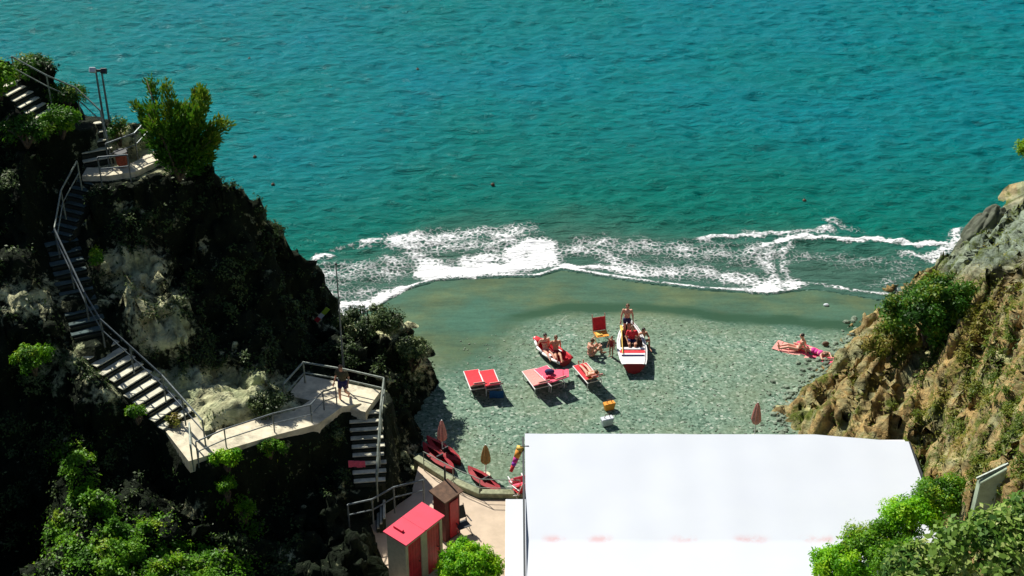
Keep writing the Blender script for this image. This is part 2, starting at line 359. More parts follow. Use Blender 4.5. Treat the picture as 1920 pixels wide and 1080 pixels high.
# white canopy with a rusty stain line in its valley
m, ns, ls, b = mat('white_canopy'); M['canopy'] = m
tc = ns.new('ShaderNodeTexCoord'); sx = ns.new('ShaderNodeSeparateXYZ'); ls.new(tc.outputs['Object'], sx.inputs[0])
n1 = N(ns, 'ShaderNodeTexNoise', i_Scale=0.7, i_Detail=3.0); n2 = N(ns, 'ShaderNodeTexNoise', i_Scale=1.0, i_Detail=6.0, i_Roughness=0.7)
mp = N(ns, 'ShaderNodeMapping'); mp.inputs['Scale'].default_value = (0.9, 0.9, 1); ls.new(tc.outputs['Object'], mp.inputs[0]); ls.new(mp.outputs[0], n2.inputs['Vector'])
ls.new(tc.outputs['Object'], n1.inputs['Vector'])
st = ns.new('ShaderNodeAttribute'); st.attribute_name = 'stain'
f = math_(ns, ls, 'MULTIPLY', st.outputs['Fac'], ramp(ns, ls, n2.outputs[0], [(0.42, (0, 0, 0)), (0.56, (1, 1, 1))]))
c = mixc(ns, ls, f, ramp(ns, ls, n1.outputs[0], [(0.3, (0.53, 0.57, 0.64)), (0.7, (0.55, 0.59, 0.65))]), (0.54, 0.31, 0.32))
ls.new(c, b.inputs['Base Color']); b.inputs['Roughness'].default_value = 0.6

# ------------------------------------------------------------------ sea and beach
def beach_z(x, y):
    e = edge_y(x)
    s = e - np.asarray(y)             # metres inland of the swash edge
    return np.where(s > 0, -0.45 + 0.45 * sstep(-1.0, 7.0, s) , -0.45 + 0.45 * sstep(-1.0, 7.0, 0) + s * 0.13) + 0.06 * fbm(np.asarray(x) * 0.3, np.asarray(y) * 0.3, 0.5, 3)
EP = [(500, 640), (600, 612), (660, 598), (700, 580), (760, 545), (820, 526), (920, 522), (1010, 521), (1050, 507), (1100, 514), (1200, 530),
      (1320, 545), (1440, 553), (1495, 546), (1530, 545), (1600, 556), (1680, 570), (1800, 585)]
EW = np.array([tuple(P(a, c_, -0.4))[:2] for a, c_ in EP])
def edge_y(x): return np.interp(x, EW[:, 0], EW[:, 1], left=EW[0, 1] - 0.5, right=EW[-1, 1])

def grid(xs, ys):
    X, Y = np.meshgrid(xs, ys); nx, ny = len(xs), len(ys)
    i = np.arange((ny - 1) * (nx - 1)); r, c_ = i // (nx - 1), i % (nx - 1); a = r * nx + c_
    return X.ravel(), Y.ravel(), np.stack([a, a + 1, a + nx + 1, a + nx], 1)

xs = np.concatenate([np.linspace(-400, -32, 14), np.arange(-30, 34, 0.4), np.linspace(36, 400, 14)])
ys = np.concatenate([np.linspace(-60, 28, 12), np.arange(30, 66, 0.3), np.linspace(68, 90, 6)])
X, Y, F = grid(xs, ys)
Z = beach_z(X, Y); Z = np.maximum(Z, -4 - 0 * Z)
s_in = edge_y(X) - Y
bandoff = 0.35 * fbm(X * 0.25, Y * 0.25, 2.2, 3)
Bd = [(700, 640), (790, 630), (900, 620), (960, 605), (1060, 588), (1180, 582), (1300, 588), (1420, 602), (1540, 614), (1640, 620)]
BW = np.array([tuple(P(a, c_, -0.2))[:2] for a, c_ in Bd]); by = np.interp(X, BW[:, 0], BW[:, 1])
wet_a = 0.35 * sstep(-4.0, -0.5, Y - by + bandoff) + 0.65 * sstep(-1.3, 0.7, Y - by + bandoff)
lefty = np.exp(-((X + 2.2) / 2.6) ** 2) * sstep(49.2, 51.5, Y)
wet_a = np.clip(wet_a + 0.75 * lefty, 0, 1)
band_a = np.exp(-((Y - by - 0.35 + bandoff * 0.8) / 0.62) ** 2) * 0.95 * sstep(-2.5, 1.5, X)
tag(np_mesh('beach', np.stack([X, Y, Z], 1), F, M['beach'], attrs={'wet': wet_a, 'band': band_a}), kind='structure')

# water
xs = np.concatenate([-np.geomspace(1500, 46, 16), np.arange(-44, 44, 0.2), np.geomspace(46, 1500, 16)])
ys = np.concatenate([np.arange(49.5, 64, 0.11), np.arange(64, 112, 0.2), np.geomspace(113, 3000, 26)])
X, Y, F = grid(xs, ys)
e = edge_y(X); s = Y - e
near = sstep(0, 5, s); far = 1 - sstep(95, 125, Y)
wxn = X + 0.8 * noise(X * 0.2, Y * 0.2, 2.2); wyn = Y + 0.5 * noise(X * 0.25, Y * 0.3, 5.2)
A = 0.08 * noise(X * 0.3, Y * 0.7, 0.3) + 0.30 * (0.4 - np.abs(noise(wxn * 0.42, wyn * 0.8, 4.1))) + 0.20 * (0.4 - np.abs(noise(wxn * 0.8, wyn * 1.6, 7.7))) + 0.035 * noise(X * 1.6, Y * 3.2, 1.7) + 0.03 * noise(X * 2, Y * 5, 1.7)
A = A + 0.03 * np.sin(Y * 1.4 + 1.6 * noise(X * 0.08, Y * 0.08, 1.2) * 3 + X * 0.08)
Zs = -0.55 + A * (0.1 + 0.9 * near) * far
bz = beach_z(X, Y)
film = bz + 0.035 + 0.02 * noise(X * 2, Y * 2, 9)
Zw = np.maximum(Zs, film)
Zw = np.where(s < 0, bz - 0.12 - 0.2 * np.clip(-s, 0, 2), Zw)
def stroke(pts, w, a):
    global XW, YW
    """distance falloff to a polyline lying on the water"""
    W = [P(u, v, -0.5) for u, v in pts]; d = np.full(X0.shape, 1e9); X, Y = (XW, YW) if w > 0.14 else (X0, Y0)
    for p, q in zip(W[:-1], W[1:]):
        dx, dy = q.x - p.x, q.y - p.y; L2 = dx * dx + dy * dy + 1e-9
        t = np.clip(((X - p.x) * dx + (Y - p.y) * dy) / L2, 0, 1)
        d = np.minimum(d, np.hypot(X - p.x - t * dx, (Y - p.y - t * dy)))
    return a * np.exp(-(d / w) ** 2)
foam = np.zeros(X.shape); X0, Y0 = X, Y
XW = X + 0.32 * fbm(X * 0.7, Y * 0.7, 3.3, 4, 0.6); YW = Y + 0.3 * fbm(X * 0.8, Y * 0.8, 6.3, 4, 0.6)
EPx = [(u, v - 3) for u, v in EP]
strokes = [
 ([(800, 512), (860, 510), (940, 505), (1015, 492)], 0.62, 1.25), ([(960, 475), (1010, 460), (1025, 485)], 0.75, 0.95), ([(880, 490), (970, 480)], 0.6, 0.7),
 ([(930, 440), (1000, 470), (1040, 480)], 0.7, 0.55), ([(770, 465), (800, 495), (840, 500)], 0.85, 0.55), ([(740, 455), (880, 440), (980, 432)], 1.0, 0.52),
 ([(680, 455), (760, 450)], 0.3, 0.6), ([(820, 465), (940, 460)], 0.9, 0.45),
 ([(600, 520), (740, 500)], 1.6, 0.42), ([(610, 575), (690, 570), (745, 548)], 0.5, 0.75), ([(600, 555), (700, 550)], 0.9, 0.4),
 (EPx[1:14], 0.12, 0.75), ([(1050, 500), (1100, 500), (1200, 515)], 0.35, 0.65), ([(1050, 470), (1110, 470), (1180, 500)], 0.8, 0.42),
 ([(1100, 455), (1300, 475), (1420, 480)], 1.3, 0.42), ([(1150, 500), (1330, 515), (1430, 530)], 1.0, 0.5),
 ([(1445, 465), (1440, 500), (1455, 545)], 0.42, 0.5), ([(1478, 462), (1472, 500), (1480, 530)], 0.3, 0.48), ([(1400, 545), (1450, 540), (1495, 535)], 0.4, 0.75),
 ([(1430, 462), (1480, 450), (1560, 447), (1620, 449), (1690, 455), (1770, 456)], 0.2, 1.0), ([(1310, 452), (1380, 446), (1440, 438)], 0.25, 0.7),
 ([(1390, 436), (1470, 440), (1560, 432)], 0.3, 0.55), ([(1540, 415), (1570, 418), (1600, 428)], 0.4, 0.42),
 ([(1750, 485), (1785, 455), (1805, 430)], 0.4, 0.62), ([(1700, 478), (1770, 490)], 0.5, 0.5), ([(1500, 530), (1580, 545), (1640, 552), (1690, 545)], 0.22, 0.5), ([(1640, 535), (1690, 520)], 0.5, 0.3),
 ([(582, 484), (615, 481)], 0.15, 0.8), ([(620, 470), (700, 462)], 0.2, 0.4), ([(560, 520), (600, 570), (640, 600)], 0.5, 0.6), ([(1500, 480), (1700, 500)], 1.3, 0.3)]
for p_, w_, a_ in strokes: foam = np.maximum(foam, stroke(p_, w_, a_)) + (0.14 * stroke(p_, w_, a_) if w_ > 0.5 else 0.15 * stroke(p_, w_ * 2.2, min(a_, 1)))
foam = foam * (0.85 + 0.35 * noise(X * 1.1, Y * 1.3, 5)) * (s > 0)
Zw = Zw + np.clip(foam, 0, 1.2) * 0.07 * (s > 0.05)
depth = sstep(2.0, 26.0, s) ; wash_a = (1 - sstep(2.5, 8.5, s + 0.8 * fbm(X * 0.3, Y * 0.3, 8, 3))) * 0.9
tag(np_mesh('sea', np.stack([X, Y, Zw], 1), F, M['sea'], attrs={'foam': foam, 'depth': depth, 'wash': wash_a}), kind='structure')

# ------------------------------------------------------------------ terrain
def rbf(ctrl):
    C = np.array(ctrl, float); n = len(C); xy = C[:, :2]
    D = np.hypot(xy[:, None, 0] - xy[None, :, 0], xy[:, None, 1] - xy[None, :, 1])
    A_ = np.zeros((n + 3, n + 3)); A_[:n, :n] = D - 0.05 * np.eye(n); A_[:n, n] = 1; A_[:n, n + 1:] = xy; A_[n, :n] = 1; A_[n + 1:, :n] = xy.T
    w = np.linalg.solve(A_, np.concatenate([C[:, 2], [0, 0, 0]]))
    def f(x, y):
        out = w[n] + w[n + 1] * x + w[n + 2] * y
        for i in range(n): out = out + w[i] * np.hypot(x - xy[i, 0], y - xy[i, 1])
        return out
    return f
def pc(l): return [tuple(P(a, b_, c_)) for a, b_, c_ in l]

# walking routes: (px, py, z), width
PATHS = {
 'p3': ([(10, 148, 14.0), (85, 212, 12.9), (150, 226, 12.4)], 1.1),
 'p2': ([(163, 220, 12.3), (186, 300, 11.05)], 1.1),
 'land2': ([(175, 318, 11.0), (240, 318, 11.0), (300, 290, 11.0)], 1.3),
 'p1b': ([(165, 325, 11.0), (128, 375, 10.1), (112, 440, 9.4)], 1.1),
 'p1a': ([(112, 440, 9.4), (135, 540, 8.3), (168, 625, 7.3)], 1.3),
 'p1': ([(168, 630, 7.1), (335, 785, 5.2)], 1.5),
 'path': ([(345, 800, 5.1), (385, 838, 5.0), (470, 805, 4.8), (560, 785, 4.4), (615, 750, 4.1), (655, 745, 3.9)], 1.35),
 'plat': ([(560, 715, 3.9), (690, 740, 3.8)], 1.7),
 'p0': ([(687, 765, 3.8), (694, 905, 2.2)], 1.3),
 'pend': ([(694, 905, 2.2), (720, 940, 1.6), (700, 965, 1.4)], 1.3),
}
def carve(x, y, z, raise_=True):
    wgt = np.zeros(x.shape); tz = np.zeros(x.shape)
    for k, (pts, w) in PATHS.items():
        W = [P(*p) for p in pts]
        for p, q in zip(W[:-1], W[1:]):
            dx, dy = q.x - p.x, q.y - p.y; L2 = dx * dx + dy * dy + 1e-9
            t = np.clip(((x - p.x) * dx + (y - p.y) * dy) / L2, 0, 1)
            d = np.hypot(x - p.x - t * dx, y - p.y - t * dy)
            g = 1 - sstep(w / 2 + 0.02, w / 2 + 0.5, d)
            zz = p.z + t * (q.z - p.z) - 0.22
            tz = np.where(g > wgt, zz, tz); wgt = np.maximum(wgt, g)
    return z * (1 - wgt) + tz * wgt, wgt

ridge = [(-60, 80, 15.2), (0, 110, 14.35), (40, 130, 13.8), (90, 150, 13.4), (145, 178, 12.9), (200, 222, 12.0), (260, 254, 11.4), (320, 282, 11.2), (400, 312, 11.0), (450, 328, 10.6), (485, 350, 10.0),
         (530, 405, 8.3), (563, 465, 6.2), (592, 540, 3.8), (618, 600, 1.9)]
CL = pc(ridge)
for a in CL[:]: CL.append((a[0] + 1.2, a[1] + 3.2, min(a[2] - 6, 1.5) - 3.0))
for a in CL[12:15]: CL.append((a[0] + 2.2, a[1] + 0.9, -1.6))
CL += pc([(0, 200, 13.2), (0, 330, 11.5), (0, 440, 10.0), (60, 330, 11.6), (60, 450, 9.8), (30, 500, 9.3), (0, 540, 9.0), (60, 560, 8.6), (120, 640, 7.4), (190, 730, 6.4),
          (100, 265, 12.2), (125, 300, 11.3), (230, 290, 11.0),
          (0, 640, 7.8), (0, 760, 5.4), (0, 900, 3.0), (0, 1080, 0.3), (70, 640, 7.6), (130, 700, 6.6), (110, 800, 4.8), (220, 775, 5.6), (230, 860, 3.9),
          (130, 880, 4.6), (180, 945, 4.5), (90, 960, 3.6), (100, 1080, 0.5), (230, 965, 4.4), (220, 1075, 3.6), (320, 1010, 3.5), (330, 1078, 3.2), (420, 1045, 2.8), (450, 1078, 2.4), (130, 1000, 3.2),
          (320, 880, 3.4), (330, 960, 2.0), (350, 860, 4.2), (400, 870, 4.0), (430, 930, 2.9), (480, 985, 1.6), (470, 860, 3.8), (560, 830, 3.6), (520, 930, 2.0), (600, 900, 2.3), (640, 850, 2.9), (560, 1060, 1.6), (640, 990, 1.6), (690, 1075, 1.3), (660, 1040, 1.5),
          (250, 345, 10.7), (250, 440, 9.3), (240, 462, 9.0), (240, 522, 9.05), (200, 450, 9.3), (310, 480, 8.5), (310, 530, 8.5), (250, 562, 7.9), (290, 590, 7.3), (290, 640, 7.0), (350, 610, 6.8), (350, 640, 6.5), (300, 675, 6.1), (220, 600, 7.2), (180, 540, 8.0),
          (330, 345, 10.5), (330, 430, 9.0), (400, 400, 9.3), (400, 500, 7.4), (400, 600, 6.0), (380, 685, 5.3), (470, 430, 8.3), (480, 520, 6.8), (470, 620, 5.3), (470, 700, 4.7), (540, 540, 5.2), (550, 640, 4.4), (560, 690, 4.0),
          (330, 705, 5.35), (400, 775, 5.3), (460, 765, 5.1), (520, 768, 4.8), (430, 712, 4.75), (480, 722, 4.6),
          (600, 640, 3.2), (620, 680, 3.4), (650, 610, 3.3), (700, 592, 3.8), (745, 608, 3.1), (780, 650, 2.0), (800, 700, 1.0), (820, 722, -0.5), (806, 770, -0.5), (765, 812, -0.5), (835, 740, -1.5), (795, 640, 0.5), (810, 660, -1.0), (760, 590, 0.5),
          (700, 680, 3.4), (745, 740, 1.7), (735, 700, 2.6), (690, 590, 2.0), (650, 575, 0.5), (735, 780, 2.2), (745, 850, 1.4), (785, 885, 0.0), (740, 910, 1.2), (800, 860, -0.8), (770, 800, -0.3), (830, 820, -1.5),
          (850, 1000, -1), (950, 900, -1.5), (1000, 1080, -1.5)])
CL += [(-22, 20, 12), (-14, 26, 6), (-8, 30, 1), (-30, 40, 16), (-30, 55, 14), (-2, 20, 2), (-2, 34, -1), (-40, 20, 22), (-40, 60, 10), (-40, 70, -4), (-25, 66, -4), (-2, 45, -1.5), (-1, 60, -3), (-8, 66, -4)]
HL = rbf(CL)
TERR = [tuple(P(a, b_, 0.7))[:2] for a, b_ in [(785, 872), (850, 915), (900, 937), (1010, 937), (1010, 1180), (735, 1180), (722, 1060), (690, 985), (770, 930)]]
def in_poly(x, y, poly):
    r = np.zeros(x.shape, bool); n = len(poly)
    for i in range(n):
        (x1, y1), (x2, y2) = poly[i], poly[(i + 1) % n]
        if y1 == y2: continue
        c_ = ((y1 > y) != (y2 > y)) & (x < (x2 - x1) * (y - y1) / (y2 - y1) + x1); r ^= c_
    return r
def left_h(x, y):
    z = HL(x, y)
    rough = fbm(x * 0.55, y * 0.55, 1.7, 4)
    sl = P(430, 745, 5.1); sb = P(360, 712, 5.4); kk = 1 - 0.85 * np.exp(-((x - sl.x) / 2.1) ** 2 - ((y - sl.y) / 1.5) ** 2)
    tip = sstep(50.5, 52.5, y); kk = kk * (1 - 0.7 * tip)
    z1 = z + 0.75 * rough * kk
    # ledges: strata steps
    q = z1 * 1.15 + 0.35 * x * 0.3; z1 = z1 + 0.34 * kk * (np.abs(((q + 0.9 * noise(x * 0.4, y * 0.4, 5)) % 1.0) - 0.5) * 2 - 0.5)
    z1 += 0.16 * fbm(x * 2.1, y * 2.1, 3.1, 3)
    z1, g = carve(x, y, z1)
    z1 = np.where(in_poly(x, y, TERR), np.minimum(z1, 0.35), z1)
    return z1, g
def normals_of(X, Y, Z, nx, ny):
    z = Z.reshape(ny, nx); gy, gx = np.gradient(z); x = X.reshape(ny, nx); y = Y.reshape(ny, nx)
    gx = gx / np.gradient(x, axis=1); gy = gy / np.gradient(y, axis=0)
    n = np.stack([-gx, -gy, np.ones_like(gx)], -1); n /= np.linalg.norm(n, axis=-1, keepdims=True)
    return n.reshape(-1, 3)
def terrain(name, xs, ys, hf, mt, amp, battr, bl):
    X, Y, F = grid(xs, ys); Z, g = hf(X, Y)
    n = normals_of(X, Y, Z, len(xs), len(ys))
    d = amp * fbm(X * 0.9, Y * 0.9, Z * 0.9, 4, 0.55) + 0.5 * amp * (np.abs(fbm(X * 1.7 + 5, Y * 1.7, Z * 1.7, 3)) - 0.35)
    wx, wy, wz = X + 0.25 * noise(X, Y, Z), Y + 0.25 * noise(X + 9, Y, Z), Z
    a_, b_, c_, A_ = bl; ca, sa = math.cos(0.88), math.sin(0.88); uu, vv = wx * ca + wy * sa, -wx * sa + wy * ca
    l1, e1 = blocks(uu * a_, vv * b_, wz * c_); l2, e2 = blocks(uu * a_ * 2.3, vv * b_ * 2.3, wz * c_ * 2.3, 5)
    d = 0.5 * d + A_ * (l1 * 1.2 - 0.6 * (1 - e1)) + 0.5 * A_ * (l2 - 0.6 * (1 - e2))
    d = d * (1 - g)
    if mt is M['rockL']: d = d * (1 - 0.75 * sstep(50.6, 52.5, Y) * sstep(-12.5, -11, X)) * (1 - 0.8 * np.exp(-((X - P(430, 745, 5.1).x) / 2.1) ** 2 - ((Y - P(430, 745, 5.1).y) / 1.5) ** 2))
    V = np.stack([X, Y, Z], 1) + n * d[:, None]
    o = np_mesh(name, V, F, mt, attrs={'bare': battr(V, n)} if battr else None); tag(o, kind='structure')
    return V, n, g
xl = np.concatenate([np.linspace(-42, -22, 50), np.arange(-21.7, -1.5, 0.13)]); yl = np.concatenate([np.linspace(12, 33.5, 60), np.arange(33.8, 58, 0.13), np.linspace(58.5, 70, 20)])
def proj(V):
    c, s = math.cos(PITCH), math.sin(PITCH); x = V[:, 0]; y = V[:, 1]; z = V[:, 2] - CAMZ
    f = y * c - z * s; u = y * s + z * c
    return 960 + FPX * x / f, 540 - FPX * u / f
def blobw(u, v, pts):
    w = np.zeros(u.shape)
    for (a, b_, rx, ry, k) in pts: w += k * np.exp(-((u - a) / rx) ** 2 - ((v - b_) / ry) ** 2)
    return w
def bareL(V, n):
    u, v = proj(V)
    b = blobw(u, v, [(430, 745, 105, 42, 1.8), (350, 710, 40, 20, .9), (480, 760, 50, 25, 1), (250, 500, 60, 40, .95), (300, 620, 55, 38, 1.0), (260, 560, 40, 30, .5), (330, 560, 30, 20, .4), (50, 560, 70, 40, .6), (120, 680, 60, 40, .45), (190, 740, 30, 20, .5),
        (480, 350, 25, 14, .9), (540, 430, 14, 26, .8), (240, 290, 70, 40, .9), (700, 610, 70, 25, .6), (790, 690, 30, 60, .4), (760, 850, 30, 60, .3), (230, 395, 22, 16, .6), (380, 460, 10, 14, .6), (140, 390, 22, 40, .5), (60, 200, 40, 30, .2)])
    return b + 0.28 * sstep(0.25, 0.8, fbm(V[:, 0] * .9, V[:, 1] * .9, V[:, 2] * .9, 4)) + 0.12
VL, NL, GL = terrain('left_headland', xl, yl, left_h, M['rockL'], 0.30, bareL, (0.8, 1.0, 1.0, 0.42))

CR = pc([(1465, 806, -0.1), (1500, 745, 0), (1560, 680, 0), (1640, 602, 0), (1690, 560, -0.3), (1775, 505, -0.5), (1440, 800, -1.2), (1470, 745, -1.2), (1530, 675, -1.2), (1610, 590, -1.5), (1680, 540, -2), (1760, 490, -2.5),
         (1600, 750, 2.2), (1600, 800, 2.1), (1540, 770, 1.1), (1700, 650, 3.4), (1700, 750, 3.4), (1690, 830, 2.9), (1740, 600, 4.3), (1650, 680, 2.5), (1840, 560, 6.4), (1920, 500, 8.3), (1920, 440, 7.6), (1920, 392, 7.0), (1885, 405, 5.5), (1850, 440, 4.5), (1800, 520, 2.8), (1800, 470, 1.8), (1795, 440, -1.5), (1835, 395, -2), (1880, 370, -1), (1920, 352, 0), (1960, 350, 3.0), (1990, 400, 8.0),
         (1760, 530, 2.6), (1920, 600, 8.6), (1920, 700, 8.4), (1920, 800, 8.6), (1820, 700, 5.9), (1820, 800, 5.5), (1760, 770, 4.3), (1760, 880, 3.6), (1728, 905, 2.6), (1850, 900, 5.8), (1640, 1000, 2.4), (1500, 1080, 1.5), (1400, 1080, -1), (1500, 900, -1),
         (1720, 1000, 4.2), (1800, 1000, 6.4), (1920, 950, 9), (1920, 1080, 11.5), (1750, 1080, 6.5), (1600, 1080, 3.2)])
CR += [(30, 60, 6), (30, 70, -3), (24, 66, -4), (30, 45, 16), (30, 30, 20), (20, 18, 18), (12, 18, 12), (5, 20, 5), (3, 35, -1.5), (5, 45, -1.5), (8, 55, -2), (40, 20, 26), (40, 60, 10), (40, 72, -4)]
HR = rbf(CR)
def right_h(x, y):
    z = HR(x, y)
    z1 = z + 0.55 * fbm(x * 0.5 + 9, y * 0.5, 2.7, 4)
    # slanting strata ribs
    u = (x * 0.75 - y * 0.62 + 0.5 * z); rib = np.abs(((u * 0.95 + 1.1 * noise(x * 0.3, y * 0.3, 8)) % 1.0) - 0.5) * 2
    z1 += (0.75 * (rib - 0.5)) * sstep(0.0, 0.6, noise(x * 0.22, y * 0.22, 1.5) + 0.45)
    u2 = u * 2.7 + 1.5 * noise(x * 0.6, y * 0.6, 3); z1 += 0.22 * (np.abs((u2 % 1) - 0.5) * 2 - 0.5)
    z1 += 0.1 * fbm(x * 2.3, y * 2.3, 6.1, 3)
    roof = (x < 15.2) & (y < 44.6)
    z1 = np.where(roof & (x < 14.6) & (y < 43.6), np.minimum(z1, 2.3), z1)
    return z1, np.zeros(x.shape)
xr = np.concatenate([np.arange(3, 23.5, 0.13), np.linspace(24, 44, 40)]); yr = np.concatenate([np.linspace(12, 25, 26), np.arange(25.3, 63, 0.14), np.linspace(63.5, 73, 14)])
VR, NR, GR = terrain('right_headland', xr, yr, right_h, M['rockR'], 0.22, lambda V, n: np.clip(blobw(*proj(V), [(1850, 460, 70, 60, 1.2), (1920, 420, 60, 60, 1.0), (1780, 500, 30, 30, .7)]), 0, 1), (0.26, 1.25, 0.45, 0.36))

# dark outcrop at the waterline
ic = bmesh.new(); bmesh.ops.create_icosphere(ic, subdivisions=5, radius=1.0); q = np.array([v.co for v in ic.verts]); Fq = np.array([[v.index for v in f.verts] for f in ic.faces]); ic.free()
l1, e1 = blocks(q[:, 0] * 1.3 + 3, q[:, 1] * 1.3, q[:, 2] * 1.3, 9)
q = q * (1 + 0.22 * l1 - 0.12 * (1 - e1) + 0.1 * fbm(q[:, 0] * 2, q[:, 1] * 2, q[:, 2] * 2, 3))[:, None] * np.array([1.8, 0.75, 1.2])
ca, sa = math.cos(R(38)), math.sin(R(38)); q = np.stack([q[:, 0] * ca - q[:, 1] * sa, q[:, 0] * sa + q[:, 1] * ca, q[:, 2] + q[:, 0] * 0.45], 1)
M['seaRock'] = simple('dark_wet_rock', (0.075, 0.09, 0.055), 0.8, 0.5, 2.5, bump=0.8)
o_ = np_mesh('sea_rock', q, Fq, M['seaRock'], smooth=False); o_.location = P(1836, 448, 1.6); tag(o_, 'dark jutting rock slab at the waterline on the right', 'rock')

# ------------------------------------------------------------------ foliage
def leaves(name, pts, nrm, size, mt, parent=None, aspect=0.45, spread=0.8, tint=None, jit=None, flat=True):
    """one mesh of pointed leaf blades, one at each point, turned loosely about the given normals"""
    n = len(pts); pts = np.asarray(pts, float)
    if jit is not None: pts = pts + rng.normal(size=(n, 3)) * jit
    d = np.asarray(nrm, float) + rng.normal(size=(n, 3)) * spread; d /= np.linalg.norm(d, axis=1)[:, None] + 1e-9   # blade direction
    if flat: d = np.cross(d, rng.normal(size=(n, 3))); d /= np.linalg.norm(d, axis=1)[:, None] + 1e-9; nn_ = np.asarray(nrm, float)
    t = rng.normal(size=(n, 3)) if not flat else np.asarray(nrm, float) + rng.normal(size=(n, 3)) * spread * 0.6; sdir = np.cross(d, t); sdir /= np.linalg.norm(sdir, axis=1)[:, None] + 1e-9
    up = np.cross(sdir, d)
    L = (size * (0.6 + 0.8 * rng.random(n)))[:, None]; W = L * aspect * 0.5
    a = pts; b_ = pts + d * L * 0.5 + sdir * W + up * L * 0.06; c_ = pts + d * L + up * L * -0.1; e_ = pts + d * L * 0.5 - sdir * W + up * L * 0.06
    V = np.stack([a, b_, c_, e_], 1).reshape(-1, 3); F = np.arange(4 * n).reshape(-1, 4)
    if tint is None: tint = rng.random(n)
    tint = np.clip(tint + rng.normal(size=n) * 0.12, 0, 1)
    return np_mesh(name, V, F, mt, smooth=False, attrs={'tint': np.repeat(tint, 4)}, parent=parent)

def clumpy(center, radii, nclump, per, crad, up=0.5, seed=0, shell=0.75):
    """leaf positions gathered in uneven clumps through a crown's volume"""
    r = np.random.default_rng(seed); P_ = []; Nn = []; T = []
    for i in range(nclump):
        v = r.normal(size=3); v /= np.linalg.norm(v); v[2] = abs(v[2]) * 1.0 if r.random() < 0.8 else v[2]
        rad = shell + (1 - shell) * r.random() if r.random() < 0.75 else r.random() ** 0.5 * shell
        c = np.array(center) + v * np.array(radii) * rad * (0.85 + 0.3 * r.random())
        k = int(per * (0.6 + 0.8 * r.random())); q = r.normal(size=(k, 3)); q /= np.linalg.norm(q, axis=1)[:, None]
        rr = crad * (0.6 + 0.8 * r.random()) * (r.random(k) ** 0.4)[:, None]
        P_.append(c + q * rr); Nn.append(q * 0.6 + v * 0.5 + np.array([0, 0, up])); T.append(np.full(k, r.random()))
    return np.concatenate(P_), np.concatenate(Nn), np.concatenate(T)

def trunk(mbuilder, base, tips, r0):
    for t in tips:
        base_, t = Vector(base), Vector(t); m1 = base_.lerp(t, 0.45) + Vector((random.uniform(-.15, .15), random.uniform(-.15, .15), 0.12 * (t - base_).length))
        mbuilder.tube(base_, m1, r0, r0 * 0.6, 7); mbuilder.tube(m1, t, r0 * 0.6, r0 * 0.18, 6)
    return mbuilder

def bush(name, base, center, radii, nclump, per, crad, lsize, mt, label, cat, group=None, seed=1, aspect=0.45, up=0.5):
    root = empty(name, base, 0, label, cat, group)
    p, n, t = clumpy(np.array(center) - np.array(base), radii, nclump, per, crad, up, seed)
    leaves('crown', p, n, lsize, mt, parent=root, tint=t, aspect=aspect)
    r = random.Random(seed); c = Vector(center) - Vector(base)
    tips = [c + Vector((r.uniform(-.6, .6) * radii[0], r.uniform(-.6, .6) * radii[1], r.uniform(-.1, .5) * radii[2])) for _ in range(6)]
    trunk(MB(), (0, 0, -0.25), tips, 0.05 + 0.03 * max(radii)).build('trunk', M['bark'], root, smooth=True)
    return root

# plumed tree on the ridge
tb = P(335, 325, 11.0)
root = empty('coastal_tree', tb, 0, 'dark green tree with upright plumes on the ridge above the sea', 'tree')
pp, pn, pt = [], [], []; tips = []
r = np.random.default_rng(11)
tipspx = [(268, 155), (256, 195), (285, 200), (312, 150), (318, 185), (345, 195), (362, 172), (386, 150), (392, 148), (378, 190), (410, 220), (418, 235), (400, 255), (300, 235), (275, 225), (340, 230), (365, 235), (325, 260), (385, 270), (350, 280), (300, 265), (405, 285), (330, 215), (355, 210), (290, 180), (375, 215)]
for i, (a, b_) in enumerate(tipspx):
    dz = (325 - b_) / 52.0 * 0.98 + r.normal() * 0.1
    q = P(a, b_, 11.0 + dz); q = q + Vector((0, r.normal() * 0.35, 0)); q = np.array(q - tb)
    o = np.array([q[0] * 0.25, q[1] * 0.25, max(0.2, q[2] * 0.25)])
    tips.append(tuple(q))
    k = 520; tt = r.random(k) ** 0.85; rad = 0.52 * (1 - tt * 0.6); q = q * np.array([1, 1, 0.94]) + r.normal(size=3) * 0.1
    v = r.normal(size=(k, 3)); v /= np.linalg.norm(v, axis=1)[:, None]
    pts = o + (q - o) * tt[:, None] + v * (rad * r.random(k) ** 0.5)[:, None] + 0.12 * np.sin(tt * 9 + i)[:, None] * np.array([1, 0.5, 0.3])
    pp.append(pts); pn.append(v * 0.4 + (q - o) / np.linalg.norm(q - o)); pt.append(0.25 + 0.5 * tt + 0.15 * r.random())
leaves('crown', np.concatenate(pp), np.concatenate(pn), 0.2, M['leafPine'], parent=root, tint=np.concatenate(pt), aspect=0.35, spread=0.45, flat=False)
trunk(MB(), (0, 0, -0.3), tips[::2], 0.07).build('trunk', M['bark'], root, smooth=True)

def B(name, px, py, z, radii, nclump, per, crad, ls_, mk, label, cat, seed, group=None, aspect=0.45, dz=None, up=0.5):
    c = P(px, py, z); base = (c.x, c.y, z - (dz if dz is not None else radii[2]))
    return bush(name, base, tuple(c), radii, nclump, per, crad, ls_, M[mk], label, cat, group, seed, aspect, up)

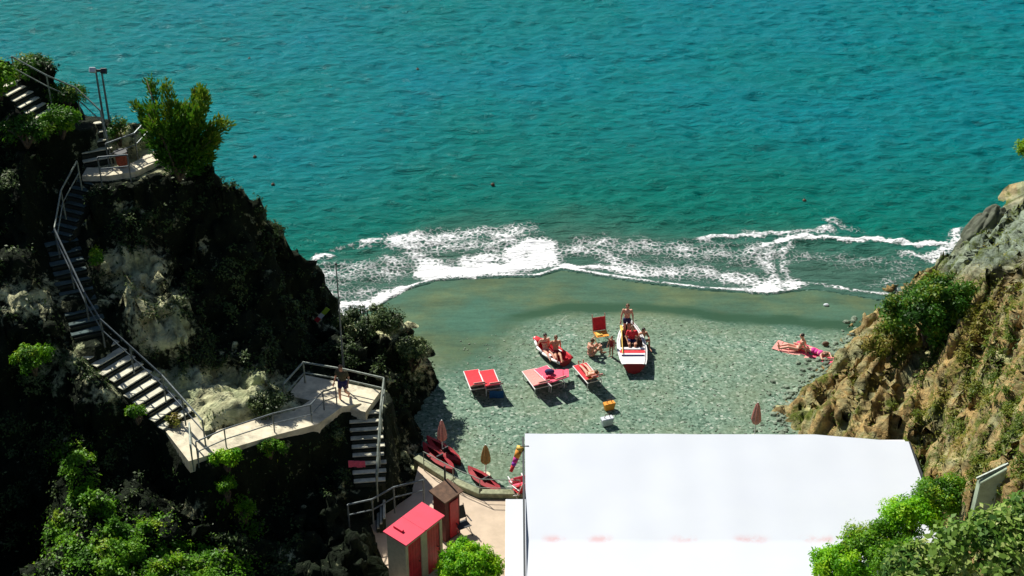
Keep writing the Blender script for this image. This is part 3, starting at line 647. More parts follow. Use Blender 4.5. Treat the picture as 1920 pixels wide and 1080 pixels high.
LS = 'shrub'
B(LS, -5, 150, 14.4, (0.6, 0.6, 0.55), 26, 150, 0.25, 0.13, 'leafBright', 'bright green shrub at the top of the highest stair flight', 'shrub', 21)
B(LS, 112, 228, 12.9, (0.6, 0.4, 0.45), 24, 170, 0.26, 0.12, 'leafBright', 'bright green shrub between the two upper stair flights', 'shrub', 22)
B(LS, 45, 245, 12.9, (0.9, 0.5, 0.45), 22, 120, 0.26, 0.12, 'leafPine', 'deep green shrub hanging below the highest stair flight', 'shrub', 23)
B(LS, 120, 178, 13.2, (1.0, 0.5, 0.35), 26, 110, 0.25, 0.11, 'leafPine', 'long dark shrub along the railing of the highest flight', 'shrub', 24)
B(LS, 222, 245, 11.9, (0.35, 0.35, 0.4), 12, 90, 0.2, 0.1, 'leafPine', 'small shrub at the foot of the two floodlight posts', 'shrub', 25)
B(LS, 60, 672, 7.8, (0.6, 0.5, 0.45), 26, 150, 0.2, 0.1, 'leafBright', 'yellow green shrub on the dark slope left of the long stairs', 'shrub', 26)
B(LS, 180, 483, 9.1, (0.35, 0.3, 0.25), 10, 90, 0.16, 0.09, 'leafBright', 'small yellow green shrub on the cliff right of the bent railing', 'shrub', 27)
B(LS, 255, 775, 5.9, (0.3, 0.25, 0.22), 9, 100, 0.14, 0.09, 'leafBright', 'small bright shrub at the lower edge of the long stairs', 'shrub', 28)
B(LS, 325, 790, 5.3, (0.25, 0.22, 0.2), 7, 80, 0.13, 0.09, 'leafOlive', 'small yellowish shrub at the foot of the long stairs', 'shrub', 29)
B(LS, 425, 862, 4.7, (0.7, 0.35, 0.3), 26, 130, 0.18, 0.09, 'leafLime', 'bright green shrub hugging the lower edge of the footpath at its left end', 'shrub', 70)
B(LS, 505, 838, 4.4, (0.6, 0.3, 0.25), 20, 120, 0.16, 0.09, 'leafBright', 'green shrub under the middle of the footpath railing', 'shrub', 71)
B(LS, 425, 915, 4.0, (0.3, 0.28, 0.35), 12, 90, 0.16, 0.09, 'leafBright', 'small green shrub on the dark spur below the footpath', 'shrub', 72)
B(LS, 458, 955, 3.2, (0.28, 0.28, 0.35), 11, 90, 0.16, 0.09, 'leafBright', 'small green shrub lowest on the dark spur', 'shrub', 73)
B(LS, 620, 815, 3.6, (0.5, 0.4, 0.4), 18, 90, 0.2, 0.09, 'leafDark', 'dark shrub between the platform and the lower stairs', 'shrub', 74)
B(LS, 62, 128, 14.1, (0.8, 0.5, 0.45), 24, 120, 0.24, 0.12, 'leafPine', 'green shrub on the skyline behind the highest stair flight', 'shrub', 75)
B('scrub_bush', 690, 605, 3.9, (1.25, 0.8, 0.6), 50, 130, 0.24, 0.12, 'leafDark', 'grey green scrub on top of the rock beside the beach', 'bush', 30)
B('scrub_bush', 772, 660, 2.4, (0.7, 0.7, 0.7), 30, 120, 0.24, 0.12, 'leafDark', 'dark scrub on the beach side of the rock', 'bush', 31)
B('scrub_bush', 505, 755, 5.0, (0.75, 0.5, 0.35), 26, 130, 0.2, 0.1, 'leafDark', 'grey green scrub beside the pale slab and the footpath', 'bush', 32)
B('round_bush', 877, 1074, 1.7, (1.02, 1.0, 0.85), 130, 230, 0.22, 0.1, 'leafLime', 'round clipped light green bush in front of the red cabin', 'bush', 33)
B('maritime_bush', 1752, 592, 5.5, (1.95, 1.5, 1.5), 130, 190, 0.34, 0.14, 'leafPine', 'large dense green bush on the edge of the right cliff', 'bush', 34)
B('maritime_bush', 1672, 640, 4.0, (1.0, 0.8, 0.75), 55, 140, 0.28, 0.13, 'leafOlive', 'low olive bush below the large bush on the right cliff', 'bush', 35)
for i, (a, b_, z, rx, lab) in enumerate([(1770, 925, 4.9, 1.0, 'bright green hedge bush by the canopy corner'), (1710, 965, 4.6, 0.9, 'bright hedge bush just below the one at the canopy corner'),
        (1640, 1015, 4.0, 0.95, 'bright hedge bush at the middle of the strip covering the canopy'), (1575, 1055, 3.6, 0.95, 'bright hedge bush at the lower end of the strip covering the canopy'), (1700, 1050, 4.6, 1.0, 'bright hedge bush between the strip and the broad leaved bush')]):
    B('hedge_bush', a, b_ + 8, z, (rx, 0.75, 0.6), 60, 200, 0.26, 0.1, 'leafLime' if i % 2 else 'leafBright', lab, 'bush', 40 + i, 'bright bushes along the canopy edge')
B('broad_leaved_bush', 1880, 1040, 10.2, (1.8, 1.2, 0.95), 80, 60, 0.42, 0.21, 'leafBig', 'broad leaved bush with pale leaves in the lower right corner', 'bush', 50, aspect=0.55)
B('broad_leaved_bush', 1740, 1075, 8.2, (1.2, 0.9, 0.6), 50, 55, 0.36, 0.2, 'leafBig', 'broad leaved bush left of the one in the lower right corner', 'bush', 51, aspect=0.55)
B('broad_leaved_bush', 1935, 985, 10.2, (0.9, 0.8, 0.6), 36, 50, 0.36, 0.2, 'leafBig', 'broad leaved bush to the right of the leaning concrete slab', 'bush', 52, aspect=0.55)

# tree standing outside on the right, reaching in
tb = P(2010, 420, 8.0)
root = empty('leaning_tree', tb, 0, 'green tree tip reaching in over the sea from the right edge', 'tree')
cc = P(1955, 285, 11.5) - tb
p, n, t = clumpy(tuple(cc), (0.85, 0.8, 0.35), 40, 160, 0.22, 0.6, 61); leaves('crown', p, n, 0.13, M['leafBright'], parent=root, tint=t)
trunk(MB(), (0, 0, -0.4), [cc, cc + Vector((0.5, 0, 0.1)), cc + Vector((-0.5, 0, 0.0))], 0.09).build('trunk', M['bark'], root, smooth=True)

# ground cover on the two headlands
def scatter(V, Nn, w, count, seed):
    r = np.random.default_rng(seed); w = np.clip(w, 0, None); w = w / w.sum()
    i = r.choice(len(V), count, p=w); j = r.normal(size=(count, 3)) * 0.07
    return V[i] + j, Nn[i]
u, v = proj(VL)
areaL = 1.0
veg = sstep(-0.1, 0.35, fbm(VL[:, 0] * 0.8, VL[:, 1] * 0.8, VL[:, 2] * 0.8, 3))
free = (1 - sstep(0.25, 0.9, GL)) * (VL[:, 2] > 0.8)
vis = (u > -80) & (u < 860) & (v > 60) & (v < 1150) & ~in_poly(VL[:, 0], VL[:, 1], TERR)
wb = blobw(u, v, [(135, 870, 18, 30, 1), (160, 925, 20, 22, 1.3), (195, 955, 25, 14, 1.3), (250, 985, 45, 14, 1.6), (230, 1050, 80, 30, 1.3), (330, 1030, 50, 16, 1.6), (400, 1060, 50, 16, 1.5), (110, 1000, 22, 25, 1.1), (300, 1085, 80, 20, 1.2),
                    (400, 870, 30, 14, 1.6), (450, 850, 40, 12, 1.5), (510, 835, 40, 12, 1.2), (425, 915, 18, 25, 1.2), (455, 955, 16, 22, 1.0), (480, 985, 14, 16, .8), (140, 855, 30, 12, .7)])
patch = sstep(-0.25, 0.25, fbm(VL[:, 0] * 1.3, VL[:, 1] * 1.3, VL[:, 2] * 1.3 + 7, 3))
p, n = scatter(VL, NL, wb * free * vis * (0.2 + patch), 46000, 1)
tag(leaves('bright_ground_cover', p, n + np.array([0, 0, .6]), 0.12, M['leafBright'], tint=0.5 + 0.7 * noise(p[:, 0] * 1.4, p[:, 1] * 1.4, 3.0)), kind='stuff')
wd = (0.03 + veg ** 2) * free * vis * ~((u > 560) & (v > 930)) * (1 - np.clip(blobw(u, v, [(430, 745, 110, 42, 1.6), (245, 500, 60, 40, 1.1), (300, 620, 50, 40, 1.1), (250, 300, 80, 40, 1)]), 0, 1))
p, n = scatter(VL, NL, wd, 60000, 2)
tag(leaves('dark_ground_cover', p, n + np.array([0, 0, .5]), 0.12, M['leafDark'], tint=0.45 + 0.55 * noise(p[:, 0] * .8, p[:, 1] * .8, 5.0)), kind='stuff')
u, v = proj(VR)
visr = (u > 1450) & (u < 2000) & (v > 340) & (v < 1150) & ~((VR[:, 0] < 14.6) & (VR[:, 1] < 43.6) & (VR[:, 2] < 2.5)) & (VR[:, 2] > 0.7)
veg = sstep(0.0, 0.4, fbm(VR[:, 0] * 0.6, VR[:, 1] * 0.6, VR[:, 2] * 0.6 + 4, 3))
veg = sstep(0.1, 0.35, fbm(VR[:, 0] * 1.0, VR[:, 1] * 1.0, VR[:, 2] * 1.0 + 4, 3))
wr = visr * (0.05 + veg) * (0.35) * (sstep(1640, 1800, u) * sstep(520, 620, v)+0.12) + visr * (0.1 + veg) * blobw(u, v, [(1850, 650, 60, 80, .8), (1900, 760, 60, 70, .8), (1760, 760, 50, 30, .5), (1720, 870, 30, 25, 1.0), (1800, 840, 60, 30, .7), (1880, 560, 40, 30, .8), (1600, 720, 15, 12, .5), (1690, 800, 30, 20, .6), (1800, 980, 90, 60, 1.2)])
p, n = scatter(VR, NR, wr, 40000, 3)
tag(leaves('olive_ground_cover', p, n + np.array([0, 0, .7]), 0.13, M['leafOlive'], tint=0.4 + 0.8 * noise(p[:, 0] * .6, p[:, 1] * .6, 2.0), aspect=0.3), kind='stuff')

# ------------------------------------------------------------------ stairs, paths, railings
def stairs(name, a, b_, n, width, label, slab=0.16, ax=None, tm='step'):
    """n treads from point a (top) to b (bottom), each a worn block"""
    A_, B_ = P(*a), P(*b_); d = (B_ - A_); h = Vector((d.x, d.y, 0)); L = h.length; h.normalize(); sd_ = Vector((-h.y, h.x, 0)) if ax is None else ax
    root = empty(name, B_, 0, label, 'stairs')
    rz = math.atan2(h.y, h.x); mb = MB(); base = MB(); rr_ = random.Random(n)
    run, rise = L / n, -d.z / n
    for i in range(n):
        c = A_ + h * run * (i + 0.5) + Vector((0, 0, -rise * (i + 1)))
        w = width * rr_.uniform(0.95, 1.05); off = sd_ * rr_.uniform(-.04, .04)
        mb.box(c + off + Vector((0, 0, -0.025)) - h * run * 0.14, (run * 0.8, w, 0.05), rz + rr_.uniform(-.02, .02))
        base.box(c + Vector((0, 0, -0.09 - 0.3)), (run * 0.9, w * 0.96, 0.6), rz)
    mb.build('treads', M[tm], root, origin=B_, bevel=0.015); base.build('risers', M['riser'], root, origin=B_)
    return root, A_, B_, h
stairs('staircase', (10, 148, 14.0), (85, 214, 12.85), 6, 1.05, 'short worn stone flight at the upper left among bright shrubs')
stairs('staircase', (163, 220, 12.3), (186, 300, 11.1), 5, 1.15, 'curved pale steps below the floodlight posts')
stairs('staircase', (163, 330, 10.95), (112, 440, 9.4), 8, 0.9, 'shaded steps dropping left from the upper landing', tm='shadedstep')
stairs('staircase', (112, 440, 9.4), (168, 625, 7.3), 10, 1.2, 'shaded bluish steps along the bent railing', tm='shadedstep')
stairs('staircase', (168, 630, 7.1), (338, 788, 5.2), 11, 1.45, 'long straight flight of striped pale steps on the left slope')
stairs('staircase', (687, 762, 3.8), (694, 905, 2.2), 9, 1.2, 'straight flight of pale steps below the railed platform')
stairs('staircase', (722, 945, 1.6), (705, 972, 0.95), 3, 1.1, 'three low steps beside the red cabin')

def ribbon(name, pts, w, th, mt, zoff=0.0):
    W = [P(*p) for p in pts]; mb = MB(); L_, R_ = [], []
    for i, p in enumerate(W):
        a = W[max(0, i - 1)]; c_ = W[min(len(W) - 1, i + 1)]; d = Vector((c_.x - a.x, c_.y - a.y, 0)).normalized(); s_ = Vector((-d.y, d.x, 0)) * (w / 2)
        L_.append(p + s_); R_.append(p - s_)
    for i in range(len(W) - 1):
        q = [L_[i], L_[i + 1], R_[i + 1], R_[i]]; n0 = len(mb.v)
        mb.add([v + Vector((0, 0, zoff)) for v in q] + [v + Vector((0, 0, zoff - th)) for v in q], [(0, 1, 2, 3), (7, 6, 5, 4), (0, 4, 5, 1), (1, 5, 6, 2), (2, 6, 7, 3), (3, 7, 4, 0)])
    o = mb.build(name, mt); tag(o, kind='structure'); return o
ribbon('path', [(338, 792, 5.12), (372, 845, 5.0), (425, 822, 4.9), (500, 800, 4.65), (575, 782, 4.4), (618, 752, 4.1), (660, 742, 3.9)], 1.25, 0.5, M['concrete'])
ribbon('upper_landing', [(158, 322, 11.0), (200, 322, 11.0), (245, 316, 11.0), (275, 302, 11.0), (300, 284, 11.0)], 0.72, 0.5, M['concrete'])
ribbon('platform', [(555, 722, 3.86), (700, 752, 3.86)], 1.45, 0.4, M['concrete'])

def railing(pts, label, height=0.95, mt='rail', every=1.4, mids=1, rad=0.032, toppts=None):
    W = [P(*p) for p in pts]; o = W[0]
    root = empty('railing', o, 0, label, 'railing')
    up = Vector((0, 0, height))
    MB().path([w + up for w in W], rad, 6).build('top_rail', M[mt], root, origin=o)
    for k in range(mids):
        MB().path([w + up * ((k + 1) / (mids + 1)) for w in W], rad * 0.75, 6).build('middle_rail', M[mt], root, origin=o)
    for a, b_ in zip(W[:-1], W[1:]):
        n = max(1, round((b_ - a).length / every))
        for i in range(n + (b_ is W[-1])):
            q = a.lerp(b_, i / n); MB().tube(q - Vector((0, 0, 0.25)), q + up, rad * 0.9, n=6).build('post', M[mt], root, origin=o)
    return root
railing([(30, 150, 14.0), (95, 185, 13.3), (150, 208, 12.6), (195, 250, 11.9), (208, 300, 11.1)], 'weathered grey railing along the upper stairs under the floodlights', mt='paleRail')
railing([(205, 312, 11.0), (258, 292, 11.0), (285, 262, 11.3)], 'short railing at the back of the upper landing')
railing([(190, 338, 11.0), (245, 333, 11.0)], 'two low posts and rails along the front of the upper landing', every=1.0)
railing([(152, 345, 11.0), (122, 400, 10.1), (110, 470, 9.4)], 'pale railing slanting down left from the upper landing', mt='paleRail')
railing([(110, 472, 9.4), (165, 590, 8.0), (195, 640, 7.2), (250, 690, 6.5), (310, 745, 5.7), (385, 830, 5.1)], 'long grey handrail beside the striped stairs', mt='rail', rad=0.034)
railing([(372, 866, 4.95), (425, 842, 4.85), (515, 812, 4.6), (585, 795, 4.35), (608, 770, 4.2), (632, 762, 4.0)], 'railing along the front of the pale footpath', mt='rail', every=1.7, rad=0.028, height=0.85)
railing([(535, 760, 4.0), (572, 718, 3.85), (648, 731, 3.85), (722, 748, 3.85), (716, 800, 3.4), (708, 930, 2.0)], 'dark angular railing around the platform and down the lower stairs', mt='paleRail', mids=1, rad=0.038)
railing([(655, 985, 1.5), (700, 975, 1.5), (740, 952, 1.4), (795, 938, 1.1)], 'handrail beside the low steps above the red cabin', mt='rail', rad=0.035)
railing([(795, 878, 0.8), (850, 908, 0.8), (900, 930, 0.8), (975, 932, 0.8)], 'thin railing on the beach side of the terrace', mt='paleRail', rad=0.018, height=0.8)
railing([(362, 872, 4.95), (360, 830, 5.05)], 'short pale gate railing at the foot of the long stairs', mt='paleRail', height=0.85, every=1.0)

# terrace and its low wall
MB().prism(TERR, -0.8, 0.7).build('terrace', M['terrace']); tag(bpy.data.objects['terrace'], kind='structure')
mb = MB(); W = [P(a, b_, 0.7) for a, b_ in [(782, 868), (850, 911), (900, 933), (985, 934)]]
for a, b_ in zip(W[:-1], W[1:]):
    d = b_ - a; mb.box((a + b_) / 2 + Vector((0, 0.1, -0.45)), (d.length + 0.12, 0.3, 1.35), math.atan2(d.y, d.x))
tag(mb.build('low_wall', M['wallstone'], bevel=0.02), 'low mossy stone wall between the terrace and the beach', 'wall')

# leaning slab on the right
a = P(1858, 880, 6.6)
root = empty('retaining_wall', P(1855, 960, 5.9), 0, 'upright green grey concrete wall end on the right slope', 'wall')
rb = root.location
w0 = P(1825, 962, 6.9)
wl_ = MB(); wl_.add([(w0.x + a_, w0.y + b_, w0.z + c_) for b_ in (0.0, 0.3) for a_, c_ in ((0, -0.8), (0.72, -0.8), (0.74, 1.7), (0.02, 1.15))], [(0, 1, 2, 3), (7, 6, 5, 4), (0, 4, 5, 1), (1, 5, 6, 2), (2, 6, 7, 3), (3, 7, 4, 0)])
wl_.build('wall_face', M['slab'], root, origin=rb, bevel=0.02)
MB().tube((w0.x - 0.05, w0.y + 0.15, w0.z + 1.2), (w0.x + 0.8, w0.y + 0.15, w0.z + 1.76), 0.05, n=6).build('coping', M['paleRail'], root, origin=rb)

# canopy
A0, A1 = P(984, 812, 3.5), P(1703, 826, 3.5)
yb = A0.y; yv = P(1200, 1012, 3.15).y; yf = 30.5
x0, x1 = A0.x, A1.x
root = empty('canopy_roof', (x0, yb, 0.0), 0, 'large white flat fabric canopy of the beach bar with faint rusty stains', 'canopy')
xs = np.linspace(x0, x1, 90); ys = np.concatenate([np.linspace(yf, yv, 40), np.linspace(yv, yb, 60)[1:]])
X, Y, F = grid(xs, ys)
tt = (X - x0) / (x1 - x0)
Z = np.where(Y > yv, 3.15 + 0.35 * (Y - yv) / (yb - yv), 3.15 + 0.45 * (yv - Y) / (yv - yf))
Z = Z + 0.004 * np.cos(tt * math.pi * 2 * 8) * (1 - tt * 0) - 0.02 + 0.02 * noise(X * 0.5, Y * 0.5, 2)
Yb = Y - (0.08 * tt + 0.42 * np.clip((tt - 0.76) / 0.24, 0, 1)) * (Y - yf) / (yb - yf)
stain = np.exp(-((Y - yv - 0.05) / 0.16) ** 2) * 0.75 * sstep(-0.1, 0.25, noise(X * 0.8 + 3, 0 * Y, 1.3))
V = np.stack([X, Yb, Z], 1) - np.array([x0, yb, 0]); Vb = V - np.array([0, 0, 0.06])
np_mesh('roof_sheet', V, F, M['canopy'], attrs={'stain': stain}, parent=root)
np_mesh('underside', Vb, F[:, ::-1], M['white'], parent=root)
O = Vector((x0, yb, 0))
def cb(nm, mt, *boxes, **k):
    mb = MB()
    for c, d in boxes: mb.box(c, d)
    return mb.build(nm, M[mt], root, origin=O, **k)
cb('gutter', 'dark', ((x0 - 0.06, (yb + yf) / 2, 3.28), (0.07, yb - yf, 0.12)))
cb('gutter', 'dark', ((x1 + 0.08, (yb + yf) / 2 - 0.15, 3.26), (0.09, yb - yf - 0.3, 0.16)))
cb('back_beam', 'white', (((x0 + x1) / 2, yb - 0.22, 3.26), (x1 - x0 - 0.1, 0.1, 0.12)))
for xx, yy in [(x0 + 0.1, yb - 0.4), (x1 - 0.1, yb - 0.6), (x0 + 0.1, yv), (x1 - 0.1, yv), (x0 + 0.1, yf + 0.3), ((x0 + x1) / 2, yb - 0.45)]:
    MB().tube((xx, yy, -0.1), (xx, yy, 3.12), 0.06, n=8).build('post', M['dark'], root, origin=O)
# lower side awning
aw0, aw1 = P(950, 937, 2.2), P(985, 937, 2.2)
root = empty('side_awning', (aw0.x, aw0.y, 0.7), 0, 'narrow bluish white side awning left of the large canopy', 'awning')
O2 = root.location; mb = MB()
mb.box(((aw0.x + aw1.x) / 2 + 0.1, aw0.y - 4.5, 2.2), (aw1.x - aw0.x + 0.25, 9, 0.05)); mb.build('fabric', M['canopy'], root, origin=O2)
MB().box((aw0.x - 0.02, aw0.y - 4.5, 2.17), (0.04, 9.0, 0.1)).build('edge_bar', M['white'], root, origin=O2)
for k in range(3): MB().tube((aw0.x + 0.05, aw0.y - 0.3 - k * 4, 0.7), (aw0.x + 0.05, aw0.y - 0.3 - k * 4, 2.16), 0.03).build('post', M['dark'], root, origin=O2)

# ------------------------------------------------------------------ red cabin
cA, cB, cC = P(760, 1022, 2.95), P(832, 966, 2.95), P(717, 996, 3.15)
dl = Vector((cB.x - cA.x, cB.y - cA.y, 0)); Ll = dl.length; dl.normalize(); ds = Vector((dl.y, -dl.x, 0)); Ls = 0.86
rz = math.atan2(dl.y, dl.x)
base = cA - ds * 0.06 + dl * 0.06
root = empty('changing_cabin', (base.x, base.y, 0.7), rz, 'cream beach cabin with pink red roof and two dark red doors', 'cabin')
L_, D_, H_ = Ll - 0.12, Ls, 2.2       # local x along the doors, local y away from them
mb = MB(); mb.box((L_ / 2, D_ - 0.03, H_ / 2), (L_, 0.06, H_)).box((0.03, D_ / 2, H_ / 2), (0.06, D_ - 0.12, H_)).box((L_ - 0.03, D_ / 2, H_ / 2), (0.06, D_ - 0.12, H_))
mb.box((L_ / 2, D_ / 2, 0.04), (L_ - 0.13, D_ - 0.13, 0.06)); mb.build('wall', M['cream'], root)
fr = MB(); dw = 0.66
xs_ = [0.05, L_ / 2, L_ - 0.05]
for x_ in xs_: fr.box((x_, 0.03, H_ / 2), (0.13 if x_ != L_ / 2 else 0.3, 0.08, H_))
fr.box((L_ / 2, 0.03, H_ - 0.08), (L_ - 0.02, 0.075, 0.14)); fr.build('door_frame', M['cream'], root)
for k, x_ in enumerate([(0.115 + L_ / 2 - 0.15) / 2, (L_ / 2 + 0.15 + L_ - 0.115) / 2]):
    w_ = L_ / 2 - 0.15 - 0.115
    d_ = MB(); 
    for j in range(5): d_.box((x_ - w_ / 2 + w_ * (j + .5) / 5, 0.045, (H_ - 0.2) / 2 + 0.03), (w_ / 5 - 0.008, 0.035, H_ - 0.22))
    dd = d_.build('door', M['red'], root)
    MB().tube((x_ + w_ * .35, 0.02, 1.0), (x_ + w_ * .35, -0.03, 1.0), 0.02).build('handle', M['dark'], dd)
sl = math.atan2(0.05, D_)
Mx = Matrix.Rotation(sl, 3, 'X')
rf = MB().box((L_ / 2, D_ / 2, H_ + 0.06), (L_ + 0.14, D_ + 0.2, 0.05), M=Mx)
rf.box((L_ / 2, D_ / 2, H_ + 0.085), (0.05, D_ + 0.19, 0.015), M=Mx)
rf.build('roof', M['redroof'], root)
MB().box((0.35, D_ * 0.72, H_ + 0.14), (0.1, 0.4, 0.08), M=Mx).build('roof_ridge', M['redroof'], root)

# dark booth with a red door behind the cabin
c0 = P(850, 1008, 0.7)
root = empty('changing_booth', c0, R(48), 'narrow dark red booth with a brown roof and brighter door beside the red roofed cabin', 'booth')
M['booth'] = simple('dark_red_boards', (0.13, 0.02, 0.02), 0.7, 0.3, 6.0)
MB().box((0, 0.3, 0.95), (0.75, 0.6, 1.9)).build('wall', M['booth'], root, bevel=0.01)
MB().box((0, 0.3, 1.98), (0.95, 0.8, 0.06), M=Matrix.Rotation(R(10), 3, 'X')).build('roof', M['wood'], root)
MB().box((0.05, -0.02, 0.9), (0.42, 0.04, 1.6)).build('door', M['red'], root)
MB().tube((0.36, 0.7, 0), (0.36, 0.7, 2.7), 0.035).build('post', M['dark'], root)

def folding_chair(loc, rz, m1, m2, label, group=None):
    root = empty('folding_chair', loc, rz, label, 'chair', group)
    for s_ in (-1, 1):
        MB().tube((0.25 * s_, -0.3, 0), (0.25 * s_, 0.25, 0.42), 0.014, n=6).tube((0.25 * s_, 0.28, 0), (0.25 * s_, -0.2, 0.42), 0.014, n=6).build('leg', M[m1], root)
        MB().tube((0.25 * s_, 0.15, 0.38), (0.25 * s_, 0.42, 1.02), 0.014, n=6).build('back_post', M[m1], root)
        MB().box((0.27 * s_, 0.02, 0.6), (0.04, 0.4, 0.025)).build('armrest', M[m1], root)
    MB().box((0, 0.0, 0.41), (0.48, 0.42, 0.02)).build('seat', M[m2], root)
    MB().box((0, 0.31, 0.74), (0.48, 0.02, 0.48), M=Matrix.Rotation(R(-22), 3, 'X')).build('backrest', M[m2], root)
    return root
folding_chair(P(868, 1000, 0.7), R(30), 'dark', 'dark', 'black folding chair on the terrace beside the dark booth')

# floodlight posts, flagpole, flag
def floodpost(px, py, z, h, label, s_):
    b_ = P(px, py, z); root = empty('floodlight_post', b_, 0, label, 'floodlight', 'twin floodlight posts')
    MB().tube((0, 0, -0.5), (0, 0, h), 0.05, 0.035, 8).build('pole', M['rail'], root)
    MB().box((0, 0, h), (0.4, 0.05, 0.05)).build('bracket', M['dark'], root)
    MB().box((0.1 * s_, -0.05, h + 0.02), (0.24, 0.16, 0.2), M=Matrix.Rotation(R(-35), 3, 'X')).build('lamp_head', M['dark'] if s_ > 0 else M['pale'], root, bevel=0.02)
floodpost(196, 235, 11.9, 2.3, 'left floodlight post with a pale lamp head on the ridge', -1)
floodpost(206, 232, 11.9, 2.2, 'right floodlight post with a dark lamp head on the ridge', 1)
b_ = P(645, 700, 3.4); root = empty('flagpole', b_, 0, 'tall thin bare dark pole rising behind the railed platform', 'pole')
MB().tube((0, 0, -0.5), (0, 0, 4.9), 0.045, 0.02, 8).build('pole', M['rail'], root); MB().ball((0, 0, 4.95), (0.05,) * 3, 8, 6).build('finial', M['dark'], root)
b_ = P(596, 625, 3.1); root = empty('flag', b_, 0, 'small red white and green flag on the dark cliff above the surf', 'flag')
MB().tube((0, 0, -0.4), (0.42, 0, 1.45), 0.02, 0.015, 6).build('pole', M['dark'], root)
for k, mk in enumerate(('redcloth', 'white', 'green')):
    MB().box((0.08 + 0.16 * k, -0.03 * k, 0.72 + 0.2 * k), (0.19, 0.02, 0.36), M=Matrix.Rotation(R(40), 3, 'Y')).build('flag_stripe', M[mk], root)

# small things on the stairs
def small(name, mb, mt, loc, label, cat, group=None, smooth=False, bevel=0.01):
    o = mb.build(name, M[mt], bevel=bevel, smooth=smooth); o.location = loc; return tag(o, label, cat, group)
b_ = P(230, 312, 11.0); root = empty('litter_bin', b_, R(20), 'rusty red bin on the upper landing', 'bin')
M['rust'] = simple('rust_red', (0.28, 0.05, 0.02), 0.8, 0.3, 9.0)
MB().tube((0, 0, 0.1), (0, 0, 0.6), 0.2, 0.24, 12).build('body', M['rust'], root, smooth=False); MB().tube((0, 0, 0.6), (0, 0, 0.64), 0.26, 0.26, 12).build('rim', M['dark'], root); MB().tube((0.25, 0, 0), (0.25, 0, 0.7), 0.03).build('post', M['dark'], root)
mb = MB(); 
for k in range(6): mb.box((0.1 * k, 0.015 * math.sin(k * 1.3), 0), (0.11, 0.02, 0.3 - 0.02 * (k % 3)))
small('towel', mb, 'pinkcloth', P(656, 870, 3.0), 'crimson towel hanging in the shade beside the lower stairs', 'towel', bevel=0)

# ------------------------------------------------------------------ people
def remesh(mb, name, mt, vox, parent=None, smooth_it=4):
    me = bpy.data.meshes.new('tmp'); me.from_pydata(mb.v, [], mb.f); me.update()
    bm = bmesh.new(); bm.from_mesh(me); bmesh.ops.recalc_face_normals(bm, faces=bm.faces[:]); bm.to_mesh(me); bm.free()
    t = bpy.data.objects.new('tmp', me); col.objects.link(t)
    m1 = t.modifiers.new('r', 'REMESH'); m1.mode = 'VOXEL'; m1.voxel_size = vox
    m2 = t.modifiers.new('s', 'SMOOTH'); m2.iterations = smooth_it; m2.factor = 0.5
    dg = bpy.context.evaluated_depsgraph_get(); dg.update()
    nm = bpy.data.meshes.new_from_object(t.evaluated_get(dg)); nm.name = name
    bpy.data.objects.remove(t); bpy.data.meshes.remove(me)
    nm.materials.clear(); nm.materials.append(mt)
    nm.polygons.foreach_set('use_smooth', [True] * len(nm.polygons))
    o = bpy.data.objects.new(name, nm); col.objects.link(o)
    if parent: o.parent = parent
    return o
V3 = Vector
